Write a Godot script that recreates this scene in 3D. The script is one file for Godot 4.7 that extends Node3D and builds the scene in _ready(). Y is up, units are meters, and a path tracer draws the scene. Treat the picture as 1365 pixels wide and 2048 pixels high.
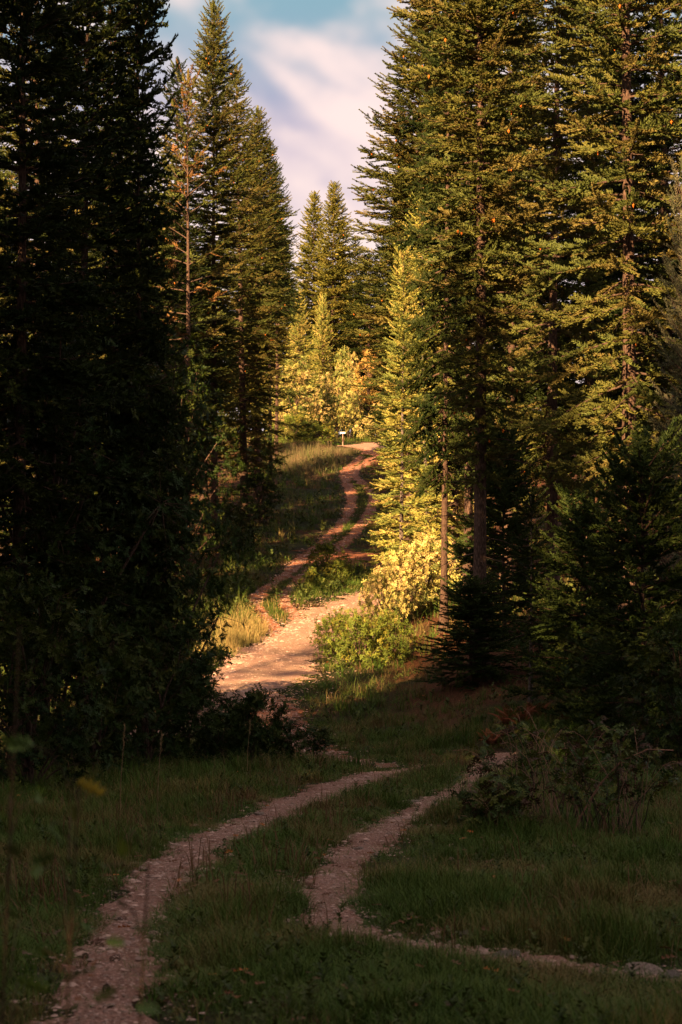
extends Node3D
# A forest track seen from the shade: camera at (0, 1.6, 0) looks along -z; "d" below is the distance in metres along the view, so z = -d.

var R := RandomNumberGenerator.new()
var low_noise := FastNoiseLite.new()
var mid_noise := FastNoiseLite.new()
var patch_noise := FastNoiseLite.new()
var heights := PackedFloat32Array()
var keys := [Vector2(-60, 6.00), Vector2(-20, 2.00), Vector2(0, 0.25), Vector2(8, -0.54), Vector2(16.4, -1.38), Vector2(25, -2.22), Vector2(33, -2.90), Vector2(38, -3.23), Vector2(44, -3.35), Vector2(48, -3.10), Vector2(56, -2.40), Vector2(65, -1.56), Vector2(75, -1.00), Vector2(90, -0.20), Vector2(100, 0.60), Vector2(115, 2.30), Vector2(128, 4.20), Vector2(140, 6.50), Vector2(146, 7.00), Vector2(165, 7.90), Vector2(200, 9.60), Vector2(260, 10.60), Vector2(800, 10.60)]
var used := {}
var M := {}
# how worn the ground is, on a grid of 0.15 m: 0 in the middle of a wheel track, 1 at its edge, more beyond
const CELL := 0.15
const GX0 := -16.0
const GNX := 240
const GND := 1120
var worn := PackedFloat32Array()

func _ready() -> void:
	R.seed = 71
	# ---------- camera ----------
	var cam := Camera3D.new()
	cam.name = "camera"
	add_child(cam)
	cam.position = Vector3(0, 1.6, 0)
	var lens := CameraAttributesPhysical.new()
	lens.frustum_focal_length = 70.0
	lens.frustum_focus_distance = 48.0
	lens.frustum_near = 0.1
	lens.frustum_far = 4000.0
	lens.exposure_aperture = 7.0
	cam.attributes = lens
	cam.keep_aspect = Camera3D.KEEP_HEIGHT
	cam.fov = 30.0
	cam.near = 0.1
	cam.far = 4000.0
	cam.current = true
	# ---------- sky, exposure ----------
	var we := WorldEnvironment.new()
	we.name = "world_environment"
	var env := Environment.new()
	env.background_mode = Environment.BG_SKY
	env.sky = Sky.new()
	env.sky.sky_material = make_sky()
	env.background_energy_multiplier = 1.0
	env.tonemap_mode = Environment.TONE_MAPPER_LINEAR
	env.tonemap_exposure = EXPOSURE
	env.sdfgi_enabled = true
	env.ssao_enabled = true
	env.ssil_enabled = true
	we.environment = env
	add_child(we)
	# ---------- sun: low, from behind the camera on the left ----------
	var sun := DirectionalLight3D.new()
	sun.name = "sun"
	add_child(sun)
	var az := deg_to_rad(SUN_AZIMUTH)
	var el := deg_to_rad(SUN_ELEVATION)
	var to_sun := Vector3(-sin(az) * cos(el), sin(el), cos(az) * cos(el))
	sun.look_at_from_position(to_sun * 50.0, Vector3.ZERO, Vector3.UP)
	sun.light_energy = 1.6
	sun.light_color = Color(1.0, 0.83, 0.6)
	sun.light_angular_distance = 0.55
	sun.shadow_enabled = true
	sun.directional_shadow_max_distance = 300.0
	# ---------- the place ----------
	prepare()
	make_materials()
	make_tracks()
	make_ground()
	make_trees()
	make_bushes()
	make_small_things()
	make_cover()

const EXPOSURE := 5.6
const SUN_AZIMUTH := 30.0
const SUN_ELEVATION := 25.0

# ====================================================================== helpers
func numbered(called: String) -> String:
	var n: int = used.get(called, 0)
	used[called] = n + 1
	return called if n == 0 else "%s_%03d" % [called, n]

func tag(o: Node, label: String, category := "", group := "", kind := "") -> void:
	if label: o.set_meta("label", label)
	if category: o.set_meta("category", category)
	if group: o.set_meta("group", group)
	if kind: o.set_meta("kind", kind)

func part(called: String, mesh: Mesh, material: Material, parent: Node, kind := "") -> MeshInstance3D:
	var o := MeshInstance3D.new()
	o.name = called
	o.mesh = mesh
	o.material_override = material
	if kind: o.set_meta("kind", kind)
	parent.add_child(o, true)
	return o

func structure(called: String, mesh: Mesh, material: Material, label: String) -> MeshInstance3D:
	var o := MeshInstance3D.new()
	o.name = numbered(called)
	o.mesh = mesh
	o.material_override = material
	add_child(o)
	tag(o, label, "", "", "structure")
	return o

# puts a copy of a built thing (with its parts) on the ground
func plant(proto: Node3D, called: String, x: float, d: float, turn: float, wide: float, tall: float, label: String, category: String, group := "", sink := 0.05) -> Node3D:
	var o: Node3D = proto.duplicate()
	o.name = numbered(called)
	add_child(o)
	o.position = Vector3(x, ground_y(x, d) - sink, -d)
	o.rotation = Vector3(R.randf_range(-0.012, 0.012), turn, R.randf_range(-0.012, 0.012))
	o.scale = Vector3(wide, tall, wide)
	tag(o, label, category, group)
	return o

func mesh_of(v: PackedVector3Array, c: PackedColorArray, n := PackedVector3Array(), idx := PackedInt32Array()) -> ArrayMesh:
	var a := []
	a.resize(Mesh.ARRAY_MAX)
	a[Mesh.ARRAY_VERTEX] = v
	if c.size(): a[Mesh.ARRAY_COLOR] = c
	if n.size(): a[Mesh.ARRAY_NORMAL] = n
	if idx.size(): a[Mesh.ARRAY_INDEX] = idx
	var m := ArrayMesh.new()
	m.add_surface_from_arrays(Mesh.PRIMITIVE_TRIANGLES, a)
	return m

# a tapering tube along a list of points, appended to v / n
func tube(v: PackedVector3Array, n: PackedVector3Array, pts: Array, radii: Array, sides: int, rough := 0.0) -> void:
	var rings := []
	var normals := []
	for i in pts.size():
		var t: Vector3 = (pts[mini(i + 1, pts.size() - 1)] - pts[maxi(i - 1, 0)]).normalized()
		var a := t.cross(Vector3.FORWARD if absf(t.z) < 0.8 else Vector3.RIGHT).normalized()
		var b := t.cross(a)
		var ring := PackedVector3Array()
		var nor := PackedVector3Array()
		for k in sides:
			var w := TAU * k / sides
			var out := a * cos(w) + b * sin(w)
			nor.append(out)
			ring.append(pts[i] + out * radii[i] * (1.0 + rough * R.randf_range(-1, 1)))
		rings.append(ring)
		normals.append(nor)
	for i in pts.size() - 1:
		for k in sides:
			var l := (k + 1) % sides
			v.append_array([rings[i][k], rings[i + 1][k], rings[i + 1][l], rings[i][k], rings[i + 1][l], rings[i][l]])
			n.append_array([normals[i][k], normals[i + 1][k], normals[i + 1][l], normals[i][k], normals[i + 1][l], normals[i][l]])

# ====================================================================== the lie of the land
func prepare() -> void:
	low_noise.seed = 5
	low_noise.frequency = 0.045
	mid_noise.seed = 9
	mid_noise.frequency = 0.28
	patch_noise.seed = 23
	patch_noise.frequency = 0.35
	heights.resize(3600)
	for i in 3600:
		heights[i] = profile(-60.0 + i * 0.25)
	worn.resize(GNX * GND)
	worn.fill(9.0)

func slope(j: int) -> float:
	if j <= 0 or j >= keys.size() - 1:
		return 0.0 if j > 0 else (keys[1].y - keys[0].y) / (keys[1].x - keys[0].x)
	return (keys[j + 1].y - keys[j - 1].y) / (keys[j + 1].x - keys[j - 1].x)

func profile(d: float) -> float:
	var i := 0
	while i < keys.size() - 2 and d > keys[i + 1].x: i += 1
	var h: float = keys[i + 1].x - keys[i].x
	var t := clampf((d - keys[i].x) / h, 0, 1)
	return (2 * t * t * t - 3 * t * t + 1) * keys[i].y + (t * t * t - 2 * t * t + t) * h * slope(i) + (3 * t * t - 2 * t * t * t) * keys[i + 1].y + (t * t * t - t * t) * h * slope(i + 1)

func ground_y(x: float, d: float) -> float:
	var f := clampf((d + 60.0) * 4.0, 0, 3598)
	var i := int(f)
	var y := lerpf(heights[i], heights[i + 1], f - i)
	var near_bank := smoothstep(34.0, 44.0, d) * (1.0 - smoothstep(56.0, 68.0, d))
	y += smoothstep(0.9, 4.5, x) * 0.85 * near_bank
	y += low_noise.get_noise_2d(x, d) * 0.6 * smoothstep(2.5, 9.0, absf(x - 0.3))
	y += mid_noise.get_noise_2d(x, d) * 0.07
	return y

func wear(x: float, d: float) -> float:
	var i := int((x - GX0) / CELL)
	var j := int(d / CELL)
	return worn[j * GNX + i] if i >= 0 and j >= 0 and i < GNX and j < GND else 9.0

func stamp(x: float, d: float, half: float) -> void:
	var reach := half * 2.0 + 0.3
	for j in range(int((d - reach) / CELL), int((d + reach) / CELL) + 1):
		for i in range(int((x - reach - GX0) / CELL), int((x + reach - GX0) / CELL) + 1):
			if i < 0 or j < 0 or i >= GNX or j >= GND: continue
			var q := Vector2((i + 0.5) * CELL + GX0 - x, (j + 0.5) * CELL - d).length() / half
			if q < worn[j * GNX + i]: worn[j * GNX + i] = q

# ====================================================================== sky
func make_sky() -> PanoramaSkyMaterial:
	var w := 2048
	var h := 1024
	var im := Image.create(w, h, false, Image.FORMAT_RGBF)
	var big := FastNoiseLite.new()
	big.seed = 12
	big.frequency = 2.2
	big.fractal_octaves = 5
	big.fractal_gain = 0.55
	var warp := FastNoiseLite.new()
	warp.seed = 31
	warp.frequency = 1.4
	warp.fractal_octaves = 3
	for j in h / 2 + 2:
		var el := PI * (0.5 - (j + 0.5) / h)
		var up := sin(el)
		var e := rad_to_deg(el)
		var clear := Color(0.049, 0.083, 0.100).lerp(Color(0.055, 0.078, 0.100), smoothstep(16, 60, e))
		clear = Color(0.086, 0.079, 0.109).lerp(clear, smoothstep(10.5, 15.5, e))
		var share_base := 0.72 - 0.42 * smoothstep(9.0, 15.5, e) + 0.42 * smoothstep(18, 45, e)  # heavier cloud overhead, out of view, added to brighten the shaded ground
		for i in w:
			var a := TAU * ((i + 0.5) / w - 0.5)
			var p := Vector3(sin(a) * cos(el), up, -cos(a) * cos(el))
			var q := warp.get_noise_3d(p.x * 2.0, p.y * 6.0, p.z * 2.0)
			var s := 0.45 * big.get_noise_3d(p.x * 9.0 + q, p.y * 26.0 - p.x * 9.0, p.z * 9.0) + big.get_noise_3d(p.x * 3.0 + q * 0.3, p.y * 8.0 + q * 0.4 - p.x * 3.5, p.z * 3.0)
			var cloud := smoothstep(-0.5, 0.5, s * 0.8 + (share_base - 0.5) * 1.3)
			var c := clear.lerp(Color(0.190, 0.151, 0.143), cloud)
			im.set_pixel(i, j, c)
	for j in range(h / 2 + 2, h):
		for i in range(0, w):
			im.set_pixel(i, j, Color(0.05, 0.045, 0.035))
	var m := PanoramaSkyMaterial.new()
	m.panorama = ImageTexture.create_from_image(im)
	return m

# ====================================================================== materials
func grain(seed_: int, freq: float, octaves: int, type: int, lo: Color, hi: Color, size := 512) -> ImageTexture:
	var n := FastNoiseLite.new()
	n.seed = seed_
	n.noise_type = type
	n.frequency = freq
	n.fractal_octaves = octaves
	var g := n.get_seamless_image(size, size)
	var im := Image.create(size, size, false, Image.FORMAT_RGB8)
	for j in size:
		for i in size:
			im.set_pixel(i, j, lo.lerp(hi, g.get_pixel(i, j).r))
	return ImageTexture.create_from_image(im)

func matte(rough: float, spec := 0.3) -> StandardMaterial3D:
	var m := StandardMaterial3D.new()
	m.vertex_color_use_as_albedo = true
	m.roughness = rough
	m.metallic_specular = spec
	return m

func make_materials() -> void:
	var speck := grain(3, 0.03, 5, FastNoiseLite.TYPE_SIMPLEX, Color(0.45, 0.45, 0.45), Color(1, 1, 1))
	var pebble := grain(8, 0.07, 2, FastNoiseLite.TYPE_CELLULAR, Color(0.5, 0.48, 0.47), Color(1, 1, 1))
	var relief := grain(9, 0.06, 3, FastNoiseLite.TYPE_CELLULAR, Color.BLACK, Color.WHITE)
	var fissure := grain(15, 0.02, 5, FastNoiseLite.TYPE_SIMPLEX, Color(0.35, 0.32, 0.32), Color(1, 1, 1))
	for pair in [["soil", speck, 0.7, 3.0], ["track", pebble, 1.1, 2.0], ["stone", speck, 3.0, 1.0]]:
		var m := matte(0.95, 0.2)
		m.albedo_texture = pair[1]
		m.uv1_triplanar = true
		m.uv1_world_triplanar = true
		m.uv1_scale = Vector3.ONE * pair[2]
		m.heightmap_enabled = true
		m.heightmap_texture = relief
		m.heightmap_scale = pair[3]
		M[pair[0]] = m
	for pair in [["bark", Color(0.45, 0.36, 0.31)], ["pale_bark", Color(0.56, 0.50, 0.46)]]:
		var m := StandardMaterial3D.new()
		m.albedo_color = pair[1]
		m.albedo_texture = fissure
		m.roughness = 0.95
		m.metallic_specular = 0.2
		m.uv1_triplanar = true
		m.uv1_scale = Vector3(2.6, 0.55, 2.6)
		m.heightmap_enabled = true
		m.heightmap_texture = fissure
		m.heightmap_scale = 4.0
		M[pair[0]] = m
	for pair in [["needles", 0.55, Color(0.34, 0.36, 0.10)], ["leaves", 0.5, Color(0.42, 0.42, 0.10)], ["blades", 0.6, Color(0.40, 0.42, 0.14)]]:
		var m := matte(pair[1], 0.18)
		m.cull_mode = BaseMaterial3D.CULL_DISABLED
		m.backlight_enabled = true
		m.backlight = pair[2]
		M[pair[0]] = m
	M.twig = matte(0.9, 0.2)
	M.cone = matte(0.8, 0.3)
	M.paint = matte(0.5)

# ====================================================================== tracks and ground
func smooth_line(pts: Array, step: float) -> Array:
	var c := Curve3D.new()
	c.bake_interval = step
	for i in pts.size():
		var t: Vector2 = (pts[mini(i + 1, pts.size() - 1)] - pts[maxi(i - 1, 0)]) / 6.0
		c.add_point(Vector3(pts[i].x, 0, pts[i].y), Vector3(-t.x, 0, -t.y), Vector3(t.x, 0, t.y))
	var out := []
	for p in c.get_baked_points(): out.append(Vector2(p.x, p.z))
	return out

func track(called: String, label: String, pts: Array, widths: Array, step: float, tone: Color, other: Color, lift := 0.035, fray := 0.55) -> void:
	var line := smooth_line(pts, step)
	var v := PackedVector3Array()
	var c := PackedColorArray()
	var idx := PackedInt32Array()
	const N := 13
	for i in line.size():
		var u := float(i) / (line.size() - 1) * (widths.size() - 1)
		var half: float = lerpf(widths[int(u)], widths[mini(int(u) + 1, widths.size() - 1)], u - int(u)) * 0.5
		half *= 1.0 + 0.5 * mid_noise.get_noise_2d(line[i].x * 2.3 + 50.0, line[i].y * 2.3)
		stamp(line[i].x, line[i].y, half)
		var t: Vector2 = (line[mini(i + 1, line.size() - 1)] - line[maxi(i - 1, 0)]).normalized()
		var s := Vector2(t.y, -t.x)
		for k in N:
			var q := (k / float(N - 1) - 0.5) * 2.0
			var p: Vector2 = line[i] + s * q * half * 1.4
			var ragged := mid_noise.get_noise_2d(p.x * 6.0, p.y * 6.0) * fray + mid_noise.get_noise_2d(p.x * 21.0, p.y * 21.0) * fray * 0.6
			var y := ground_y(p.x, p.y) + lift - 0.09 * smoothstep(0.62, 1.0, absf(q) * 0.98 + ragged) - 0.02 * (1.0 - q * q) + mid_noise.get_noise_2d(p.x * 30.0, p.y * 30.0) * 0.012
			v.append(Vector3(p.x, y, -p.y))
			var f := clampf(0.5 + patch_noise.get_noise_2d(p.x * 3.0, p.y * 3.0) * 1.4 + patch_noise.get_noise_2d(p.x * 11.0, p.y * 11.0) * 0.7 + (absf(q) - 0.5) * 0.5, 0, 1)
			c.append(tone.lerp(other, f))
	for i in line.size() - 1:
		for k in N - 1:
			var a := i * N + k
			idx.append_array([a, a + 1, a + N, a + 1, a + N + 1, a + N])
	structure(called, mesh_of(v, c, PackedVector3Array(), idx), M.track, label)

var left_track := [Vector2(-0.80, 5.74), Vector2(-1.02, 7.98), Vector2(-1.13, 9.42), Vector2(-1.27, 11.06), Vector2(-1.37, 13.72), Vector2(-1.29, 17.44), Vector2(-0.76, 23.56), Vector2(0.06, 29.28), Vector2(0.92, 32.74), Vector2(1.81, 35.02)]
var right_track := [Vector2(3.17, 37.00), Vector2(2.74, 34.56), Vector2(1.83, 28.90), Vector2(1.10, 24.28), Vector2(0.58, 20.56), Vector2(0.13, 17.14), Vector2(-0.04, 14.50), Vector2(-0.07, 12.40), Vector2(0.06, 11.00), Vector2(0.29, 10.28), Vector2(0.62, 9.96), Vector2(1.06, 9.72), Vector2(1.54, 9.52), Vector2(1.95, 9.34)]
var gravel := [Vector2(-5.34, 42.26), Vector2(-4.44, 44.36), Vector2(-3.48, 47.06), Vector2(-2.42, 50.66), Vector2(-1.57, 55.74), Vector2(-0.67, 60.10), Vector2(0.50, 64.58), Vector2(1.92, 68.12), Vector2(3.70, 71.64)]
var gravel_edge := [Vector2(-3.79, 48.74), Vector2(-3.15, 51.82), Vector2(-2.37, 55.74), Vector2(-1.86, 57.92), Vector2(-1.00, 61.12), Vector2(0.13, 64.70)]
var link_track := [Vector2(-2.27, 48.96), Vector2(-1.53, 45.72), Vector2(-1.03, 42.46), Vector2(-0.64, 39.14), Vector2(0.07, 36.06), Vector2(0.88, 34.56)]
var upper_left := [Vector2(-1.61, 57.10), Vector2(-2.25, 60.40), Vector2(-2.84, 64.70), Vector2(-2.85, 69.04), Vector2(-2.20, 76.02), Vector2(-1.77, 83.86), Vector2(-0.81, 95.04), Vector2(0.21, 105.36), Vector2(0.65, 115.20), Vector2(0.37, 124.40), Vector2(0.25, 128.32), Vector2(1.10, 132.94), Vector2(1.98, 136.36), Vector2(1.57, 137.70), Vector2(1.07, 138.18)]
var upper_right := [Vector2(-0.89, 59.24), Vector2(-1.51, 62.30), Vector2(-2.01, 66.00), Vector2(-1.74, 72.06), Vector2(-1.25, 78.94), Vector2(-0.41, 88.72), Vector2(0.85, 100.54), Vector2(1.72, 110.28), Vector2(1.95, 117.16), Vector2(1.34, 123.44), Vector2(0.85, 127.86), Vector2(1.71, 131.98), Vector2(2.46, 135.32), Vector2(2.78, 137.02)]
var hill_top := [Vector2(0.78, 138.42), Vector2(1.66, 139.22), Vector2(2.65, 139.78), Vector2(3.96, 140.78), Vector2(6.19, 141.22)]
var side_branch := [Vector2(-0.65, 90.14), Vector2(0.39, 84.42), Vector2(1.67, 82.16), Vector2(3.24, 83.86), Vector2(4.94, 86.72)]

func make_tracks() -> void:
	var pink := Color(0.54, 0.31, 0.24)
	var tan_ := Color(0.41, 0.22, 0.16)
	var red := Color(0.42, 0.155, 0.085)
	var pale := Color(0.50, 0.32, 0.235)
	track("dirt_track", "left wheel track of pinkish grit curving through the foreground grass", left_track, [0.40, 0.38, 0.36, 0.38, 0.46, 0.54, 0.62, 0.7, 0.66, 0.4], 0.10, pink, tan_)
	track("dirt_track", "right wheel track of pinkish grit bending across the foreground to the right edge", right_track, [0.55, 0.6, 0.5, 0.28, 0.31, 0.35, 0.36, 0.36, 0.36, 0.34, 0.32, 0.30, 0.30, 0.30], 0.10, pink, tan_)
	track("gravel_road", "pale gravel road crossing the dip in patches of sun", gravel, [2.4, 2.5, 2.5, 2.3, 2.0, 2.0, 2.2, 2.4, 2.4], 0.2, pale, pink, 0.05, 0.35)
	track("dirt_track", "short red dirt link from the foreground to the gravel road", link_track, [1.2, 1.1, 0.9, 0.9, 0.8, 0.6], 0.15, tan_, red)
	track("dirt_track", "left rut of the red track that climbs the far slope", upper_left, [0.55, 0.5, 0.5, 0.55, 0.6, 0.6, 0.62, 0.62, 0.6, 0.6, 0.65, 0.65, 0.7, 0.7, 0.7], 0.25, red, Color(0.47, 0.22, 0.14), 0.04, 0.3)
	track("dirt_track", "right rut of the red track that climbs the far slope", upper_right, [0.45, 0.45, 0.5, 0.55, 0.6, 0.75, 0.65, 0.6, 0.55, 0.55, 0.55, 0.6, 0.6, 0.6], 0.25, red, Color(0.47, 0.22, 0.14), 0.04, 0.3)
	track("dirt_track", "sunlit bend of the track at the top of the slope", hill_top, [2.6, 3.2, 3.4, 3.4, 3.4], 0.4, pink, pale, 0.05, 0.16)
	track("dirt_track", "needle covered red turnoff behind the sunlit fir", side_branch, [2.0, 3.2, 4.0, 4.2, 4.2], 0.4, red, Color(0.17, 0.07, 0.04))

func make_ground() -> void:
	var xs := []
	var x := -900.0
	while x < 900.0:
		xs.append(x)
		var far := maxf(0.0, absf(x - 0.5) - 14.0)
		x += 0.3 + far * 0.22 if x > -13.0 else maxf(0.3, minf(far * 0.18, -13.0 - x))
	xs.append(900.0)
	var ds := []
	var d := -500.0
	while d < 2500.0:
		ds.append(d)
		if d < 3.0: d += maxf(0.3, (3.0 - d) * 0.15)
		elif d < 70.0: d += 0.3
		elif d < 175.0: d += 0.6
		else: d += (d - 170.0) * 0.15
	ds.append(2500.0)
	var v := PackedVector3Array()
	var c := PackedColorArray()
	var idx := PackedInt32Array()
	var moss := Color(0.045, 0.05, 0.016)
	var litter := Color(0.13, 0.052, 0.024)
	var soil := Color(0.075, 0.05, 0.03)
	for dd in ds:
		for xx in xs:
			v.append(Vector3(xx, ground_y(xx, dd), -dd))
			var f := patch_noise.get_noise_2d(xx * 0.8, dd * 0.8) + 0.5 * patch_noise.get_noise_2d(xx * 3.1, dd * 3.1)
			var under_trees := 1.3 * smoothstep(0.5, 2.6, xx) * smoothstep(40.0, 46.0, dd) + smoothstep(3.0, 6.0, -xx) * smoothstep(60.0, 80.0, dd)
			var col := moss.lerp(soil, smoothstep(-0.3, 0.4, f))
			c.append(col.lerp(litter, clampf(smoothstep(-0.1, 0.5, f * 0.7 + under_trees * 0.5), 0, 1)))
	for j in ds.size() - 1:
		for i in xs.size() - 1:
			var a := j * xs.size() + i
			idx.append_array([a, a + xs.size(), a + 1, a + 1, a + xs.size(), a + xs.size() + 1])
	structure("ground", mesh_of(v, c, PackedVector3Array(), idx), M.soil, "forest floor of moss, soil and reddish needle litter")

# ====================================================================== foliage
# one flat spray of needles, a metre long along x: short shoots left and right, each a folded sliver
func needle_spray(n: int, long: float, thin: float, fuzz: float) -> PackedVector3Array:
	var v := PackedVector3Array()
	for i in n:
		var u := 0.04 + 0.94 * i / (n - 1)
		for side in [-1.0, 1.0]:
			var a := deg_to_rad(R.randf_range(38, 62))
			var dir := Vector3(cos(a), R.randf_range(-0.15, 0.2 + fuzz), side * sin(a)).normalized()
			sliver(v, Vector3(u, R.randf_range(-0.01, 0.01), 0), dir, lerpf(long, long * 0.42, u) * R.randf_range(0.75, 1.2), thin)
		if fuzz > 0.25:
			sliver(v, Vector3(u, 0, 0), Vector3(0.7, R.randf_range(0.3, 0.9), R.randf_range(-0.3, 0.3)).normalized(), long * 0.5, thin)
	sliver(v, Vector3(0.95, 0, 0), Vector3.RIGHT, long * 0.5, thin)
	sliver(v, Vector3(0.3, 0, 0), Vector3.RIGHT, 0.75, thin * 0.7)
	return v

func sliver(v: PackedVector3Array, at: Vector3, dir: Vector3, long: float, thin: float) -> void:
	var s := dir.cross(Vector3(R.randf_range(-1, 1), R.randf_range(-1, 1), R.randf_range(-1, 1))).normalized() * thin
	var up := dir.cross(s).normalized() * thin * 0.5
	var m := at + dir * long * 0.45
	var t := at + dir * long
	v.append_array([at, m + s - up, t, at, t, m - s - up])

# a leaf along dir: lobes zigzag out from the midrib
func leaf(v: PackedVector3Array, at: Vector3, dir: Vector3, up: Vector3, long: float, wide: float, lobes: int) -> void:
	var s := dir.cross(up).normalized() * wide
	var n := s.cross(dir).normalized()
	for i in lobes:
		var a := at + dir * long * (i / float(lobes)) - n * long * 0.12 * pow(i / float(lobes), 2)
		var b := at + dir * long * ((i + 1) / float(lobes)) - n * long * 0.12 * pow((i + 1) / float(lobes), 2)
		var w := sin(PI * (0.12 + 0.72 * (i + 0.6) / lobes))
		var e := a.lerp(b, 0.75) + n * wide * 0.25
		v.append_array([a, e + s * w, b, a, b, e - s * w])

func leaf_cluster(n: int, long: float, lobes: int) -> PackedVector3Array:
	var v := PackedVector3Array()
	for i in n:
		var w := TAU * i / n + R.randf_range(-0.4, 0.4)
		var dir := Vector3(R.randf_range(0.15, 1.0), cos(w), sin(w)).normalized()
		var at := Vector3(R.randf_range(-0.9, 0.2) * long, 0, 0)
		leaf(v, at, dir, Vector3(0.8, R.randf_range(-0.4, 0.4), R.randf_range(-0.4, 0.4)), long * R.randf_range(0.7, 1.15), long * 0.3, lobes)
	return v

func tints(template: PackedVector3Array, tones: Array, jitter: float) -> Array:
	var out := []
	for t in tones:
		var c := PackedColorArray()
		for i in range(0, template.size(), 6):
			var k := 1.0 + R.randf_range(-jitter, jitter)
			var col := Color(t.r * k, t.g * k * R.randf_range(0.95, 1.05), t.b * k)
			for j in 6: c.append(col)
		out.append(c)
	return out

var sprays := {}
func spray_set(called: String, n: int, long: float, thin: float, fuzz: float, tones: Array) -> void:
	var s := []
	for k in 3:
		var t := needle_spray(n, long, thin, fuzz)
		s.append([t, tints(t, tones, 0.22)])
	sprays[called] = s

# a conifer: trunk, limbs, crown of needle sprays (and cones)
func conifer(o: Dictionary) -> Node3D:
	var root := Node3D.new()
	R.seed = o.seed
	var h: float = o.h
	var base: float = o.base
	var r: float = o.r
	var lean := Vector3(R.randf_range(-0.01, 0.01), 0, R.randf_range(-0.01, 0.01))
	var bend := R.randf_range(0, TAU)
	var v := PackedVector3Array()
	var n := PackedVector3Array()
	var pts := []
	var radii := []
	var girth: float = o.get("girth", 0.0085 * h)
	for i in 27:
		var t := i / 26.0
		pts.append(axis(t * h, h, lean, bend))
		radii.append(maxf(0.012, girth * (1.0 - t) * (1.0 + 0.7 * exp(-t * h * 1.6))) )
	tube(v, n, pts, radii, 11, 0.06)
	part("trunk", mesh_of(v, PackedColorArray(), n), o.get("bark", M.bark), root)
	var lv := PackedVector3Array()
	var ln := PackedVector3Array()
	var cv := PackedVector3Array()
	var cc := PackedColorArray()
	var kv := PackedVector3Array()
	var set_: Array = sprays[o.sprays]
	var n_tones: int = set_[0][1].size()
	var y := base
	var gap: float = o.get("gap", 0.5)
	var per: int = o.get("per", 5)
	var steep: float = o.get("steep", 0.0)
	var open: float = o.get("open", 0.0)
	while y < h - 0.25:
		var t := (y - base) / (h - base)
		for k in per:
			if R.randf() < open: continue
			var yy := y + R.randf_range(-0.3, 0.3) * gap
			var az := TAU * (k + R.randf_range(-0.35, 0.35)) / per + y * 2.4
			var full := r * pow(1.0 - t, o.get("power", 0.75)) * minf(1.0, o.get("skirt", 0.55) + t * o.get("ramp", 3.5))
			var ragged := clampf(1.0 + 0.14 * sin(az + bend) + 0.22 * mid_noise.get_noise_2d(yy * 2.2 + bend * 9.0, az * 1.3), 0.72, 1.16)
			var len := maxf(0.22, full * ragged * (R.randf_range(0.72, 1.06) if R.randf() < 0.9 else R.randf_range(0.3, 1.0)))
			limb(lv, ln, cv, cc, kv, set_, n_tones, axis(yy, h, lean, bend), az, len, deg_to_rad(lerpf(-12.0, 48.0, pow(t, 1.3)) + steep + R.randf_range(-8, 8)), o, t)
		y += gap * lerpf(1.0, 0.55, t)
	for k in 6:
		put_spray(cv, cc, set_[k % 3], R.randi() % n_tones, axis(h - 0.5 + k * 0.06, h, lean, bend), (Vector3.UP + Vector3(R.randf_range(-0.5, 0.5), 0, R.randf_range(-0.5, 0.5)) * (1.0 - k / 6.0)).normalized(), Vector3.RIGHT, 0.5)
	# bare dead branches below the crown
	for k in int(o.get("dead", 8)):
		var yy := R.randf_range(1.2, maxf(base + 1.5, 2.0))
		var az := R.randf_range(0, TAU)
		var p := axis(yy, h, lean, bend)
		var l := R.randf_range(0.4, 1.3) * clampf(r * 0.45, 0.3, 1.2)
		var dir := Vector3(cos(az), R.randf_range(-0.25, 0.25), sin(az))
		tube(lv, ln, [p, p + dir * l * 0.5, p + dir * l + Vector3(0, -0.12 * l, 0)], [0.02, 0.012, 0.004], 4)
	part("limbs", mesh_of(lv, PackedColorArray(), ln), o.get("limb_bark", M.bark), root, "stuff")
	part("crown", mesh_of(cv, cc), M.needles, root, "stuff")
	if kv.size():
		var kc := PackedColorArray()
		kc.resize(kv.size())
		kc.fill(Color(0.42, 0.11, 0.015))
		part("cones", mesh_of(kv, kc), M.cone, root, "stuff")
	return root

func axis(y: float, h: float, lean: Vector3, bend: float) -> Vector3:
	var w := sin(y / h * 5.0 + bend) * 0.004 * h
	return Vector3(lean.x * y + w * cos(bend), y, lean.z * y + w * sin(bend))

func put_spray(cv: PackedVector3Array, cc: PackedColorArray, s: Array, tone: int, at: Vector3, dir: Vector3, up_hint: Vector3, size: float) -> void:
	var z := dir.cross(up_hint).normalized()
	var u := z.cross(dir)
	cv.append_array(Transform3D(Basis(dir * size, u * size, z * size), at) * s[0])
	cc.append_array(s[1][tone])

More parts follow.
